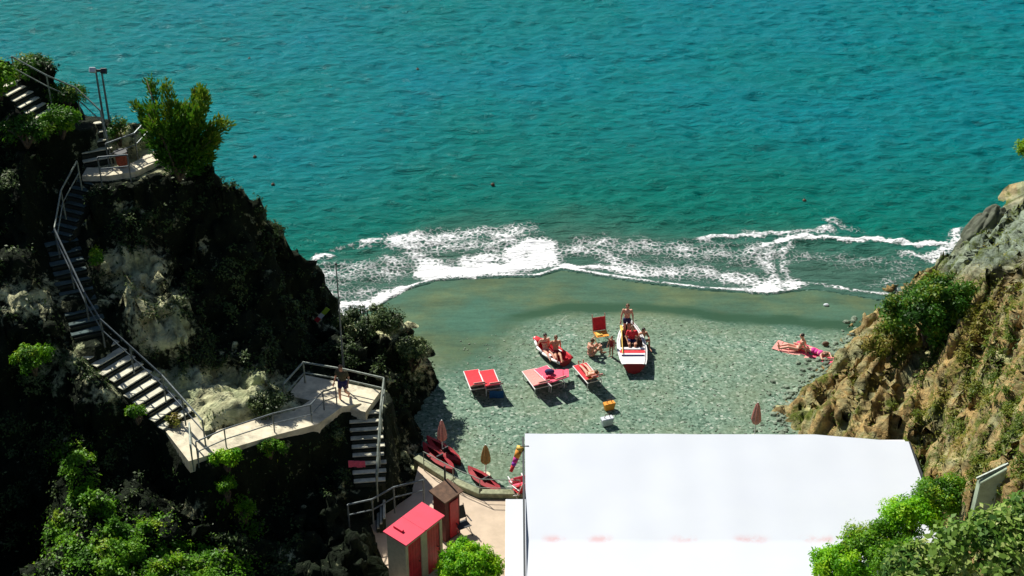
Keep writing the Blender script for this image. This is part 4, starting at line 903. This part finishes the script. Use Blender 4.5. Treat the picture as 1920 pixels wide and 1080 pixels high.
def pose(kind):
    J = {}
    if kind == 'stand':
        J = dict(pel=(0, 0, .93), wai=(0, 0, 1.1), che=(0, -.01, 1.28), nec=(0, -.01, 1.46), hd=(0, .02, 1.6), sh=(.18, 0, 1.4), el=(.25, .0, 1.13), wr=(.27, .1, .9), hi=(.09, 0, .9), kn=(.1, .04, .49), an=(.1, 0, .08), to=(.12, .17, .035))
    elif kind == 'walk':
        J = dict(pel=(0, 0, .9), wai=(0, 0.02, 1.07), che=(0, .05, 1.25), nec=(0, .08, 1.43), hd=(0, .12, 1.57), sh=(.18, .05, 1.37), el=(.25, .0, 1.1), wr=(.27, .16, .92), hi=(.09, 0, .88), kn=(.1, .12, .49), an=(.1, 0.1, .08), to=(.12, .27, .035),
                 knL=(-.1, .02, .47), anL=(-.1, -.3, .14), toL=(-.11, -.16, .04))
    elif kind == 'sit':      # on the ground, knees up, arms round the knees
        J = dict(pel=(0, 0, .13), wai=(0, -.05, .29), che=(0, -.03, .47), nec=(0, .04, .64), hd=(0, .09, .78), sh=(.17, .02, .58), el=(.23, .2, .4), wr=(.12, .4, .42), hi=(.1, .03, .12), kn=(.13, .4, .45), an=(.11, .55, .08), to=(.12, .72, .04))
    elif kind == 'seat':     # on a bench or float, legs bent down
        J = dict(pel=(0, 0, .1), wai=(0, -.02, .27), che=(0, 0, .45), nec=(0, .03, .63), hd=(0, .06, .78), sh=(.18, .0, .57), el=(.26, .1, .34), wr=(.2, .32, .24), hi=(.1, .04, .1), kn=(.13, .45, .16), an=(.12, .62, -.2), to=(.13, .78, -.24))
    elif kind == 'long':     # sitting with legs stretched out
        J = dict(pel=(0, 0, .12), wai=(0, -.08, .27), che=(0, -.14, .45), nec=(0, -.14, .63), hd=(0, -.1, .78), sh=(.18, -.15, .57), el=(.25, -.28, .34), wr=(.27, -.34, .1), hi=(.09, .04, .11), kn=(.11, .45, .2), an=(.1, .84, .08), to=(.12, .9, .22))
    elif kind == 'recline':  # on a lounger, back on the raised end (towards -y)
        J = dict(pel=(0, 0, .46), wai=(0, -.15, .54), che=(0, -.3, .65), nec=(0, -.44, .77), hd=(0, -.53, .89), sh=(.18, -.38, .73), el=(.27, -.2, .56), wr=(.18, .02, .56), hi=(.09, .05, .46), kn=(.11, .46, .5), an=(.1, .86, .44), to=(.12, .9, .58))
    elif kind == 'prone':
        J = dict(pel=(0, 0, .11), wai=(0, -.17, .11), che=(0, -.36, .12), nec=(0, -.54, .14), hd=(0, -.68, .15), sh=(.18, -.47, .11), el=(.34, -.62, .06), wr=(.16, -.8, .05), hi=(.09, .04, .11), kn=(.11, .46, .07), an=(.1, .86, .08), to=(.12, 1.0, .04))
    elif kind == 'crouch':
        J = dict(pel=(0, -.1, .4), wai=(0, -.06, .55), che=(0, .06, .7), nec=(0, .2, .8), hd=(0, .33, .87), sh=(.17, .14, .76), el=(.2, .3, .52), wr=(.14, .45, .3), hi=(.1, -.08, .38), kn=(.15, .28, .45), an=(.12, .02, .08), to=(.13, .18, .035))
    return J
def person(kind, loc, rz, label, hair='hair', skin='skin', wear='trunks', wmat='navy', scale=1.0, long_hair=False, group=None):
    J = {k: V3(v) for k, v in pose(kind).items()}
    def S(n, s_):
        if s_ < 0 and n + 'L' in J: return J[n + 'L']
        v = J[n]; return V3((v.x * s_, v.y, v.z))
    mb = MB(); pel, wai, che, nec, hd = J['pel'], J['wai'], J['che'], J['nec'], J['hd']
    spine = (nec - pel).normalized(); fw = V3((0, 1, 0)); fw = (fw - spine * fw.dot(spine))
    if fw.length < .2: fw = V3((0, 0, -1)) if kind == 'prone' else V3((0, 0, 1))
    fw.normalize(); xx = V3((1, 0, 0)); Mt = Matrix((xx, fw, spine)).transposed()
    mb.ball(pel, (.165, .115, .13), M=Mt).ball(wai, (.135, .095, .13), M=Mt).ball(che, (.17, .115, .17), M=Mt).ball(che + spine * .09, (.19, .09, .08), M=Mt)
    mb.cap(che + spine * .1, nec, .065, .055).cap(nec, hd - (hd - nec) * .2, .056, .052)
    # head
    hu = (hd - nec).normalized() if kind not in ('prone',) else V3((0, -.3, 1)).normalized()
    if kind == 'prone': hf = V3((.5, -.9, -.1))
    else: hf = V3((0, 1, 0))
    hu = (hu * .4 + V3((0, 0, 1)) * .6).normalized() if kind != 'prone' else V3((0, 0.2, 1)).normalized()
    hf = (hf - hu * hf.dot(hu)).normalized(); hx = hf.cross(hu); Mh = Matrix((hx, hf, hu)).transposed()
    hc = hd
    mb.ball(hc + hu * .02, (.075, .095, .105), M=Mh).ball(hc + hf * .03 - hu * .055, (.055, .06, .06), M=Mh)
    mb.ball(hc + hf * .1 - hu * .01, (.013, .02, .025), 8, 6, M=Mh)
    for s_ in (-1, 1): mb.ball(hc + hx * .078 * s_ + hu * .0, (.012, .02, .032), 8, 6, M=Mh)
    for s_ in (-1, 1):
        sh, el, wr = S('sh', s_), S('el', s_), S('wr', s_)
        mb.cap(che + spine * .08 + xx * .1 * s_, sh, .065, .056).cap(sh, el, .052, .04).cap(el, wr, .041, .026)
        d = (wr - el).normalized(); sv = V3((-s_, 0, 0)); sv = (sv - d * sv.dot(d)).normalized(); pn_ = d.cross(sv)
        palm = wr + d * .055; Mp = Matrix((pn_, sv, d)).transposed(); mb.ball(palm, (.016, .04, .05), 8, 6, M=Mp); mb.cap(wr, palm, .024, .02, 8)
        for k, (o_, ln) in enumerate(((.03, .075), (.01, .085), (-.011, .08), (-.031, .062))):
            a = palm + d * .035 + sv * o_; m_ = a + d * ln * .55 + sv * o_ * .25; e_ = m_ + (d * .8 + pn_ * s_ * .55 * (1 if k % 2 else .8)).normalized() * ln * .45
            mb.cap(a, m_, .0105, .0095, 6).cap(m_, e_, .0095, .0085, 6)
        a = palm - d * .02 + sv * .032; mb.cap(a, a + (sv * .8 + d * .6).normalized() * .045, .013, .011, 6).cap(a + (sv * .8 + d * .6).normalized() * .045, a + sv * .04 + d * .065, .011, .009, 6)
        hi, kn, an, to = S('hi', s_), S('kn', s_), S('an', s_), S('to', s_)
        mb.cap(hi, kn, .088, .056).cap(kn, kn.lerp(an, .35), .055, .052).cap(kn.lerp(an, .35), an, .054, .035)
        hl = an + (an - to).normalized() * .04; mb.cap(an, hl - V3((0, 0, .02)) if kind in ('stand', 'walk') else hl, .034, .032).cap(hl, to, .034, .03).cap(to, to + (to - an).normalized() * .04, .03, .022)
    body = remesh(mb, 'person', M[skin], 0.0105)
    body.location = loc; body.rotation_euler = (0, 0, rz); body.scale = (scale,) * 3
    tag(body, label, 'person', group)
    h = MB(); h.ball(hc + hu * .045 - hf * .018, (.088, .1, .088), M=Mh)
    if long_hair: h.ball(hc - hf * .065 - hu * .05, (.075, .05, .12), M=Mh).ball(hc - hf * .07 - hu * .15, (.06, .04, .08), M=Mh)
    hh_ = remesh(h, 'hair', M[hair], 0.013, body, 2)
    for s_ in (-1, 1): MB().ball(hc + hf * .089 + hx * .03 * s_ + hu * .012, (.013, .008, .009), 8, 6, M=Mh).build('eye', M['eye'], body, smooth=True)
    MB().ball(hc + hf * .088 - hu * .06, (.022, .008, .007), 8, 6, M=Mh).build('mouth', M['lip'], body, smooth=True)
    c = MB()
    def hips(r_=.1, t=.28):
        c.ball(pel, (.178, .128, .125), M=Mt)
        for s_ in (-1, 1): hi, kn = S('hi', s_), S('kn', s_); c.cap(hi, hi.lerp(kn, t), r_ + .002, r_ - .012)
    if wear == 'trunks': hips(); remesh(c, 'swim_shorts', M[wmat], 0.012, body, 3)
    elif wear == 'swimsuit':
        c.ball(pel, (.176, .126, .14), M=Mt).ball(wai, (.146, .106, .14), M=Mt).ball(che, (.18, .127, .14), M=Mt); remesh(c, 'swimsuit', M[wmat], 0.012, body, 3)
    elif wear == 'bikini':
        c.ball(pel, (.178, .128, .09), M=Mt); remesh(c, 'bikini_bottom', M[wmat], 0.012, body, 3)
        c = MB(); c.ball(che, (.182, .13, .05), M=Mt); remesh(c, 'bikini_top', M[wmat], 0.012, body, 3)
    else:
        hips(.104, .5); remesh(c, 'shorts', M['navy'], 0.012, body, 3)
        c = MB(); c.ball(wai, (.16, .12, .17), M=Mt).ball(che, (.19, .135, .18), M=Mt).ball(che + spine * .08, (.205, .105, .09), M=Mt)
        for s_ in (-1, 1): c.cap(S('sh', s_), S('sh', s_).lerp(S('el', s_), .6), .068, .06)
        remesh(c, 'shirt', M[wmat], 0.012, body, 3)
    return body
def G(px, py):
    z = -0.02
    for _ in range(4):
        p = P(px, py, z); z = float(beach_z(np.array([p.x]), np.array([p.y]))[0])
    return P(px, py, z)

person('walk', P(645, 752, 3.86), R(165), 'person in an olive shirt walking on the railed platform', 'hairb', 'skin', 'shirt', 'olive')

# rowing boat, bow out to sea
bl = G(1183, 662); root = empty('rowing_boat', bl, R(0), 'white rowing boat with dark red hull drawn up with its bow to the sea', 'boat')
st = [(-1.65, .50, .52), (-1.2, .58, .5), (-.5, .64, .5), (.2, .62, .52), (.8, .5, .56), (1.25, .33, .62), (1.6, .12, .68), (1.72, .02, .7)]
def hull(st, inner=0.0, z0=0.0):
    vs = []; fs = []
    for (y, w, h) in st:
        w = max(w - inner, .01)
        for t in (-1, -.85, -.5, 0, .5, .85, 1): vs.append((w * t, y, z0 + (h - inner * .2) * abs(t) ** 2.6 + (0.14 * max(0, y - .8) if abs(t) < .9 else 0)))
    for i in range(len(st) - 1):
        for j in range(6): a = i * 7 + j; fs.append((a, a + 1, a + 8, a + 7))
    return vs, fs
mb = MB(); v_, f_ = hull(st); mb.add(v_, f_); mb.add(v_[:7], [tuple(range(7))]); mb.build('hull', M['darkred'], root, smooth=False)
mb = MB(); v_, f_ = hull(st, .05, .05); mb.add(v_, [tuple(reversed(f)) for f in f_]); mb.build('inner_hull', M['wood'], root)
for s_ in (-1, 1):
    mb = MB()
    for (a, b2) in zip(st[:-1], st[1:]):
        q = [V3((s_ * (a[1] + .02), a[0], a[2] + .005)), V3((s_ * (b2[1] + .02), b2[0], b2[2] + .005)), V3((s_ * max(b2[1] - .13, 0), b2[0], b2[2] + .02)), V3((s_ * max(a[1] - .13, 0), a[0], a[2] + .02))]
        mb.add(q + [x - V3((0, 0, .05)) for x in q], [(0, 1, 2, 3), (7, 6, 5, 4), (0, 4, 5, 1), (1, 5, 6, 2), (2, 6, 7, 3), (3, 7, 4, 0)])
    mb.build('gunwale', M['white'], root)
mb = MB(); q = [(-.46, -1.62, .525), (.46, -1.62, .525), (.54, -1.2, .51), (.58, -.75, .51), (-.58, -.75, .51), (-.54, -1.2, .51)]
mb.add(q + [(a, b2, c2 - .04) for a, b2, c2 in q], [(0, 1, 2, 3, 4, 5), (11, 10, 9, 8, 7, 6)] + [(i, (i + 1) % 6, 6 + (i + 1) % 6, 6 + i) for i in range(6)]); mb.build('stern_deck', M['white'], root)
MB().box((0, -.98, .53), (1.0, .06, .05)).build('deck_stripe', M['navy'], root); MB().box((0, -.66, .5), (1.1, .2, .04)).build('thwart', M['redcloth'], root); MB().box((0, -.38, .49), (1.12, .16, .04)).build('thwart', M['white'], root)
mb = MB(); mb.box((0, .75, .42), (.85, .22, .04)); mb.build('thwart', M['wood'], root)
mb = MB(); mb.tube((-.45, -.9, .6), (-.38, .9, .62), .022).box((-.37, 1.1, .62), (.12, .4, .02)); mb.build('oar', M['yellow'], root)
person('stand', bl + V3((-.15, 1.0, .22)), R(175), 'bare chested person in navy trunks standing in the bow of the white boat', 'hairb', 'skin2', 'trunks', 'navy')
person('seat', bl + V3((.02, .2, .45)), R(180), 'person in a pink red top seated inside the white boat', 'hairb', 'skin', 'shirt', 'redcloth')
person('sit', G(1204, 645), R(200), 'dark haired tanned person sitting to the right of the white boat', 'hair', 'skin', 'trunks', 'darkred', long_hair=True)
person('sit', G(1107, 668), R(-60), 'tanned person sitting hunched below the orange beach chair', 'hairb', 'skin', 'bikini', 'peach')
person('stand', G(1146, 668), R(150), 'child in a red swimsuit standing left of the white boat', 'hairb', 'skin', 'swimsuit', 'darkred', scale=0.62)

# orange and red beach chair
root = empty('beach_chair', G(1127, 640), R(195), 'upright beach chair with orange seat and red back near the white boat', 'chair')
for s_ in (-1, 1):
    MB().tube((.3 * s_, .35, 0), (.3 * s_, -.3, .45), .018, n=6).tube((.3 * s_, -.35, 0), (.3 * s_, .1, .4), .018, n=6).build('leg', M['tan'], root)
    MB().tube((.3 * s_, -.25, .35), (.3 * s_, -.5, 1.15), .02, n=6).build('back_post', M['peach'], root)
MB().box((0, .0, .4), (.58, .5, .025)).build('seat', M['orange'], root)
MB().box((0, -.36, .72), (.58, .02, .62), M=Matrix.Rotation(R(17), 3, 'X')).build('backrest', M['redcloth'], root)
MB().box((.12, .02, .43), (.25, .3, .06)).build('cushion', M['yellow'], root)

# sun loungers: foot end out to sea (+y local), backrest raised at the -y end
def lounger(loc, rz, mf, mc, mbk, label, back=38, group='red sun loungers on the pebble beach'):
    root = empty('sun_lounger', loc, rz, label, 'sun lounger', group)
    f = MB()
    for s_ in (-1, 1): f.tube((.33 * s_, 1.0, .34), (.33 * s_, -.45, .34), .022, n=6)
    f.tube((-.33, 1.0, .34), (.33, 1.0, .34), .022, n=6).tube((-.33, -.42, .34), (.33, -.42, .34), .022, n=6); f.build('frame', M[mf], root)
    for s_ in (-1, 1):
        for y_ in (.85, -.4): MB().tube((.33 * s_, y_, 0), (.33 * s_, y_ - .04, .34), .02, n=6).build('leg', M[mf], root)
    mb = MB(); n = 12
    for i in range(n):
        y0 = 1.0 - i * (1.2 / n); y1 = y0 - 1.2 / n; z0 = .36 - .03 * math.sin(math.pi * i / n); z1 = .36 - .03 * math.sin(math.pi * (i + 1) / n)
        mb.add([(-.32, y0, z0), (.32, y0, z0), (.32, y1, z1), (-.32, y1, z1)] + [(-.32, y0, z0 - .025), (.32, y0, z0 - .025), (.32, y1, z1 - .025), (-.32, y1, z1 - .025)], [(0, 1, 2, 3), (7, 6, 5, 4), (0, 4, 5, 1), (1, 5, 6, 2), (2, 6, 7, 3), (3, 7, 4, 0)])
    mb.build('seat', M[mc], root)
    bk = R(back); Mb = Matrix.Rotation(-bk, 3, 'X'); c = V3((0, -.2, .36)) + Mb @ V3((0, -.36, 0))
    MB().box(c, (.64, .72, .035), M=Mb).build('backrest', M[mbk], root)
    MB().box(V3((0, -.2, .40)) + Mb @ V3((0, -.6, .04)), (.5, .18, .08), M=Mb).build('pillow', M['peach'], root, bevel=.02)
    return root
lounger(G(893, 731), R(14), 'white', 'redcloth', 'peach', 'leftmost lounger on the beach, red seat and pale pink back')
lounger(G(922, 731), R(14), 'white', 'redcloth', 'pinkcloth', 'lounger with a blue towel behind its pink back, second from the left')
lounger(G(1009, 729), R(22), 'white', 'peach', 'pinkcloth', 'pale pink lounger left of the crimson towel lounger')
lounger(G(1036, 723), R(30), 'white', 'pinkcloth', 'pinkcloth', 'lounger covered by a wide crimson towel')
lounger(G(1106, 718), R(24), 'white', 'redcloth', 'tan', 'lounger with a red foot end carrying a reclining person')
c = G(1042, 715); mb = MB()
for k in range(8): mb.box((-.42 + .13 * k, .05 * math.sin(k), .42 + .03 * math.sin(k * 1.7)), (.135, .6, .02))
small('towel', mb, 'pinkcloth', c, 'wide crimson towel spread across a lounger', 'towel', bevel=0)
small('beach_bag', MB().ball((0, 0, .1), (.22, .13, .12)), 'navy', G(1030, 716) + V3((0, 0, .44)), 'dark blue bag lying between the two middle loungers', 'bag', bevel=0, smooth=True)
mb = MB()
for k in range(6): mb.box((-.25 + .1 * k, .02 * math.sin(k * 1.4), .2), (.105, .02, .36))
small('towel', mb, 'bluecloth', G(931, 747), 'blue towel hanging behind the second lounger', 'towel', bevel=0)
person('recline', G(1106, 718), R(24), 'person reclining on the lounger with the red foot end', 'hairb', 'skin2', 'bikini', 'tan')

# small red and white dinghy with two people
dg_ = G(1034, 668); root = empty('dinghy', dg_, R(38), 'small red dinghy with a white side carrying two seated people', 'boat')
st2 = [(-1.0, .36, .3), (-.5, .42, .28), (.1, .42, .28), (.6, .33, .3), (.95, .16, .36), (1.15, .02, .42)]
mb = MB(); v_, f_ = hull(st2); mb.add(v_, f_); mb.add(v_[:7], [tuple(range(7))]); mb.build('hull', M['darkred'], root)
mb = MB(); v_, f_ = hull(st2, .05, .05); mb.add(v_, [tuple(reversed(f)) for f in f_]); mb.build('inner_hull', M['red'], root)
for s_ in (-1, 1):
    MB().path([(s_ * a[1], a[0], a[2]) for a in st2], .055, 8).build('side_tube', M['white' if s_ < 0 else 'redcloth'], root, smooth=True)
MB().ball((0, 1.0, .38), (.16, .25, .1)).build('bow_cover', M['redcloth'], root, smooth=True)
MB().box((0, -.2, .28), (.76, .2, .03)).build('thwart', M['white'], root)
person('long', dg_ + V3((-.25, .12, .15)), R(200), 'dark haired person at the left on the red dinghy', 'hair', 'skin2', 'bikini', 'redcloth')
person('long', dg_ + V3((.2, -.05, .15)), R(190), 'brown haired person at the right on the red dinghy', 'hairb', 'skin', 'trunks', 'darkred')

# sunbathers at right
t1 = G(1492, 658); t2 = G(1524, 662)
def towel(loc, rz, mt, label):
    mb = MB()
    for k in range(8): mb.box((0, -.9 + .25 * k, .02 + .01 * math.sin(k * 2)), (.8, .26, .02))
    o = small('towel', mb, mt, loc, label, 'towel', bevel=0); o.rotation_euler = (0, 0, rz)
towel(t1, R(60), 'peach', 'pale pink towel under the dark haired sunbather by the right rocks')
towel(t2, R(50), 'pinkcloth', 'pink towel under the magenta sunbather by the right rocks')
person('long', t1 + V3((0.1, 0, .03)), R(80), 'dark haired person leaning back on a pale pink towel by the right rocks', 'hair', 'skin2', 'bikini', 'redcloth')
person('prone', t2 + V3((0, 0, .03)), R(52), 'person in a magenta swimsuit lying face down by the right rocks', 'hairb', 'skin2', 'swimsuit', 'magenta')
small('beach_bag', MB().ball((0, 0, .1), (.16, .1, .12)), 'wood', G(1548, 648), 'small brown bag beside the right rocks', 'bag', bevel=0, smooth=True)

def tote(loc, mt, label, s_=1.0):
    root = empty('beach_bag', loc, R(20), label, 'bag')
    mb = MB(); mb.add([(-.2 * s_, -.1 * s_, 0), (.2 * s_, -.1 * s_, 0), (.2 * s_, .1 * s_, 0), (-.2 * s_, .1 * s_, 0), (-.27 * s_, -.15 * s_, .38 * s_), (.27 * s_, -.15 * s_, .38 * s_), (.27 * s_, .15 * s_, .38 * s_), (-.27 * s_, .15 * s_, .38 * s_)],
        [(3, 2, 1, 0), (4, 5, 6, 7), (0, 1, 5, 4), (1, 2, 6, 5), (2, 3, 7, 6), (3, 0, 4, 7)]); mb.build('body', M[mt], root, bevel=.03)
    MB().path([(-.12 * s_, 0, .38 * s_), (-.08 * s_, 0, .55 * s_), (.08 * s_, 0, .55 * s_), (.12 * s_, 0, .38 * s_)], .015, 6).build('handle', M['wood'], root)
tote(G(1142, 768), 'orange', 'orange tan bag standing alone on the pebbles', .95)
tote(G(1138, 797), 'pale', 'pale grey bag on the pebbles just above the canopy', 1.0)

# kayaks and folded parasols by the terrace
def kayak(loc, rz, L, label, tilt=0):
    root = empty('kayak', loc, rz, label, 'kayak', 'dark red kayaks lying by the terrace wall')
    st = [(-L / 2, .03, .3), (-L * .35, .2, .26), (-L * .1, .3, .24), (L * .15, .3, .24), (L * .38, .18, .27), (L / 2, .03, .32)]
    mb = MB(); v_, f_ = hull(st); mb.add(v_, f_); mb.build('hull', M['darkred'], root)
    mb = MB(); n = len(st)
    for (a, b2) in zip(st[:-1], st[1:]):
        for s_ in (-1, 1):
            ia, ib = (.12 if abs(a[0]) < L * .2 else 0), (.12 if abs(b2[0]) < L * .2 else 0)
            q = [(s_ * a[1], a[0], a[2]), (s_ * b2[1], b2[0], b2[2]), (s_ * ib, b2[0], b2[2] + .05), (s_ * ia, a[0], a[2] + .05)]; mb.add(q, [(0, 1, 2, 3)])
    mb.build('deck', M['darkred'], root)
    MB().box((0, -L * .05, .3), (.3, .05, .22)).build('seat_back', M['dark'], root)
    root.rotation_euler = (0, tilt, rz)
kayak(G(822, 866), R(38), 2.1, 'dark red kayak nearest the rocks on the beach side of the terrace wall')
kayak(G(832, 852) , R(42), 2.1, 'dark red kayak just behind the one nearest the rocks')
kayak(G(908, 908), R(42), 1.9, 'dark red kayak by the wall below the tan folded parasol')
def parasol(loc, h, mt, label, mp='white', base='concrete'):
    root = empty('folded_parasol', loc, 0, label, 'parasol', 'folded parasols standing on the beach')
    MB().tube((0, 0, 0), (0, 0, h), .022, n=8).build('pole', M[mp], root)
    mb = MB(); prof = [(h - .02, .02), (h - .15, .07), (h * .72, .13), (h * .52, .17), (h * .42, .1)]
    n = 16; vs = []
    for z, r_ in prof:
        for i in range(n): a = 2 * math.pi * i / n; k = r_ * (1 + (.28 if i % 2 else -.15)); vs.append((k * math.cos(a), k * math.sin(a), z))
    fs = [(j * n + i, j * n + (i + 1) % n, (j + 1) * n + (i + 1) % n, (j + 1) * n + i) for j in range(len(prof) - 1) for i in range(n)]
    mb.add(vs, fs + [tuple(range(n)), tuple(range((len(prof) - 1) * n, len(prof) * n))]); mb.build('folded_canopy', M[mt], root)
    MB().tube((0, 0, 0), (0, 0, .1), .2, .18, 12).build('base', M[base], root)
parasol(G(911, 893), 1.55, 'tan', 'tan folded parasol by the single kayak')
parasol(G(830, 852), 1.7, 'peach', 'pale folded parasol behind the pair of kayaks')
parasol(G(1414, 822), 1.8, 'peach', 'pinkish folded parasol rising behind the canopy edge')
# windsock on the canopy corner
o_ = P(976, 838, 3.4); root = empty('windsock', o_, 0, 'orange and magenta windsock hanging at the canopy corner', 'windsock')
prev = V3((0, 0, 0)); q1 = P(958, 884, 2.5) - o_; segs = [('yellow', 0, .12), ('orange', .12, .42), ('magenta', .42, .62), ('purple', .62, .75), ('redcloth', .75, 1.0)]
for mk, a, b2 in segs: MB().tube(q1 * a, q1 * b2, .14 - .08 * a, .14 - .08 * b2, 12).build('sock_band', M[mk], root, smooth=True)
MB().tube((.3, 0, .05), (-.02, 0, .02), .015).build('arm', M['dark'], root)
# folded red chairs against the canopy side
for i, (a, b2, mk, lab) in enumerate([(976, 948, 'pinkcloth', 'folded pink deck chair at the left side of the canopy'), (984, 962, 'redcloth', 'folded red deck chair behind the pink one at the canopy side')]):
    folding_chair(P(a - 3, b2, 1.9 if False else 0.72) + V3((-.1, 0.9, 0)), R(200 + 20 * i), 'white', mk, lab)

# loose stones
r = np.random.default_rng(5); k = 2600
sx_ = r.uniform(-6, 17, k); sy_ = edge_y(sx_) - r.random(k) ** 0.8 * 12 - 3.0; near_ = r.random(k) < 0.25
fx = np.array([P(a, b_, 0).x for a, b_ in [(1465, 806), (1500, 745), (1560, 680), (1640, 602)]]); fy = np.array([P(a, b_, 0).y for a, b_ in [(1465, 806), (1500, 745), (1560, 680), (1640, 602)]])
sy_ = np.where(near_, r.uniform(46, 56, k), sy_); sx_ = np.where(near_, np.interp(sy_, fy, fx) - np.abs(r.normal(size=k)) * 0.6 + 0.2, sx_)
dryk = near_ | ((sy_ < np.interp(sx_, BW[:, 0], BW[:, 1]) - 0.8) & (sx_ > -2.5 - 0.5 * (sy_ < 49)))
sx_, sy_, near_ = sx_[dryk], sy_[dryk], near_[dryk]; k = len(sx_)
sz_ = beach_z(sx_, sy_); mb = MB()
for i in range(k):
    a = (0.02 + 0.03 * r.random() ** 2) * (3.2 if near_[i] and r.random() < 0.35 else 1); rot = Matrix.Rotation(r.random() * 3.14, 3, 'Z')
    mb.ball((sx_[i], sy_[i], sz_[i] + a * 0.2), (a * 1.3, a, a * 0.6), 6, 4, rot)
M['stone'] = simple('beach_stone', (0.2, 0.26, 0.19), 0.9, 0.5, 1.7)
tag(mb.build('pebbles', M['stone'], smooth=False), kind='stuff')

# small marker buoys and stones
for i, (a, b2) in enumerate([(65, 58), (468, 112), (512, 348), (1508, 378), (783, 132), (924, 348), (478, 296)]):
    c = P(a, b2, -.5); root = empty('buoy', c, 0, ['tiny brown buoy at the far upper left above the stairs', 'tiny brown buoy right of the plumed tree in open water', 'tiny brown buoy just off the left cliff', 'tiny brown buoy nearest the right end of the breaking wave', 'tiny brown buoy farthest out in the middle', 'tiny brown buoy nearest the big patch of surf', 'tiny brown buoy just right of the plumed tree'][i], 'buoy', 'tiny buoys scattered on the sea')
    MB().ball((0, 0, .06), (.11, .11, .1), 10, 8).build('float', M['wood'], root, smooth=True); MB().tube((0, 0, .12), (0, 0, .24), .015).build('ring', M['dark'], root)
mb = MB().ball((0, 0, .03), (.14, .1, .08), 9, 6); small('pale_stone', mb, 'pale', G(1549, 573), 'single pale stone on the wet strand near the right rocks', 'stone', bevel=0)
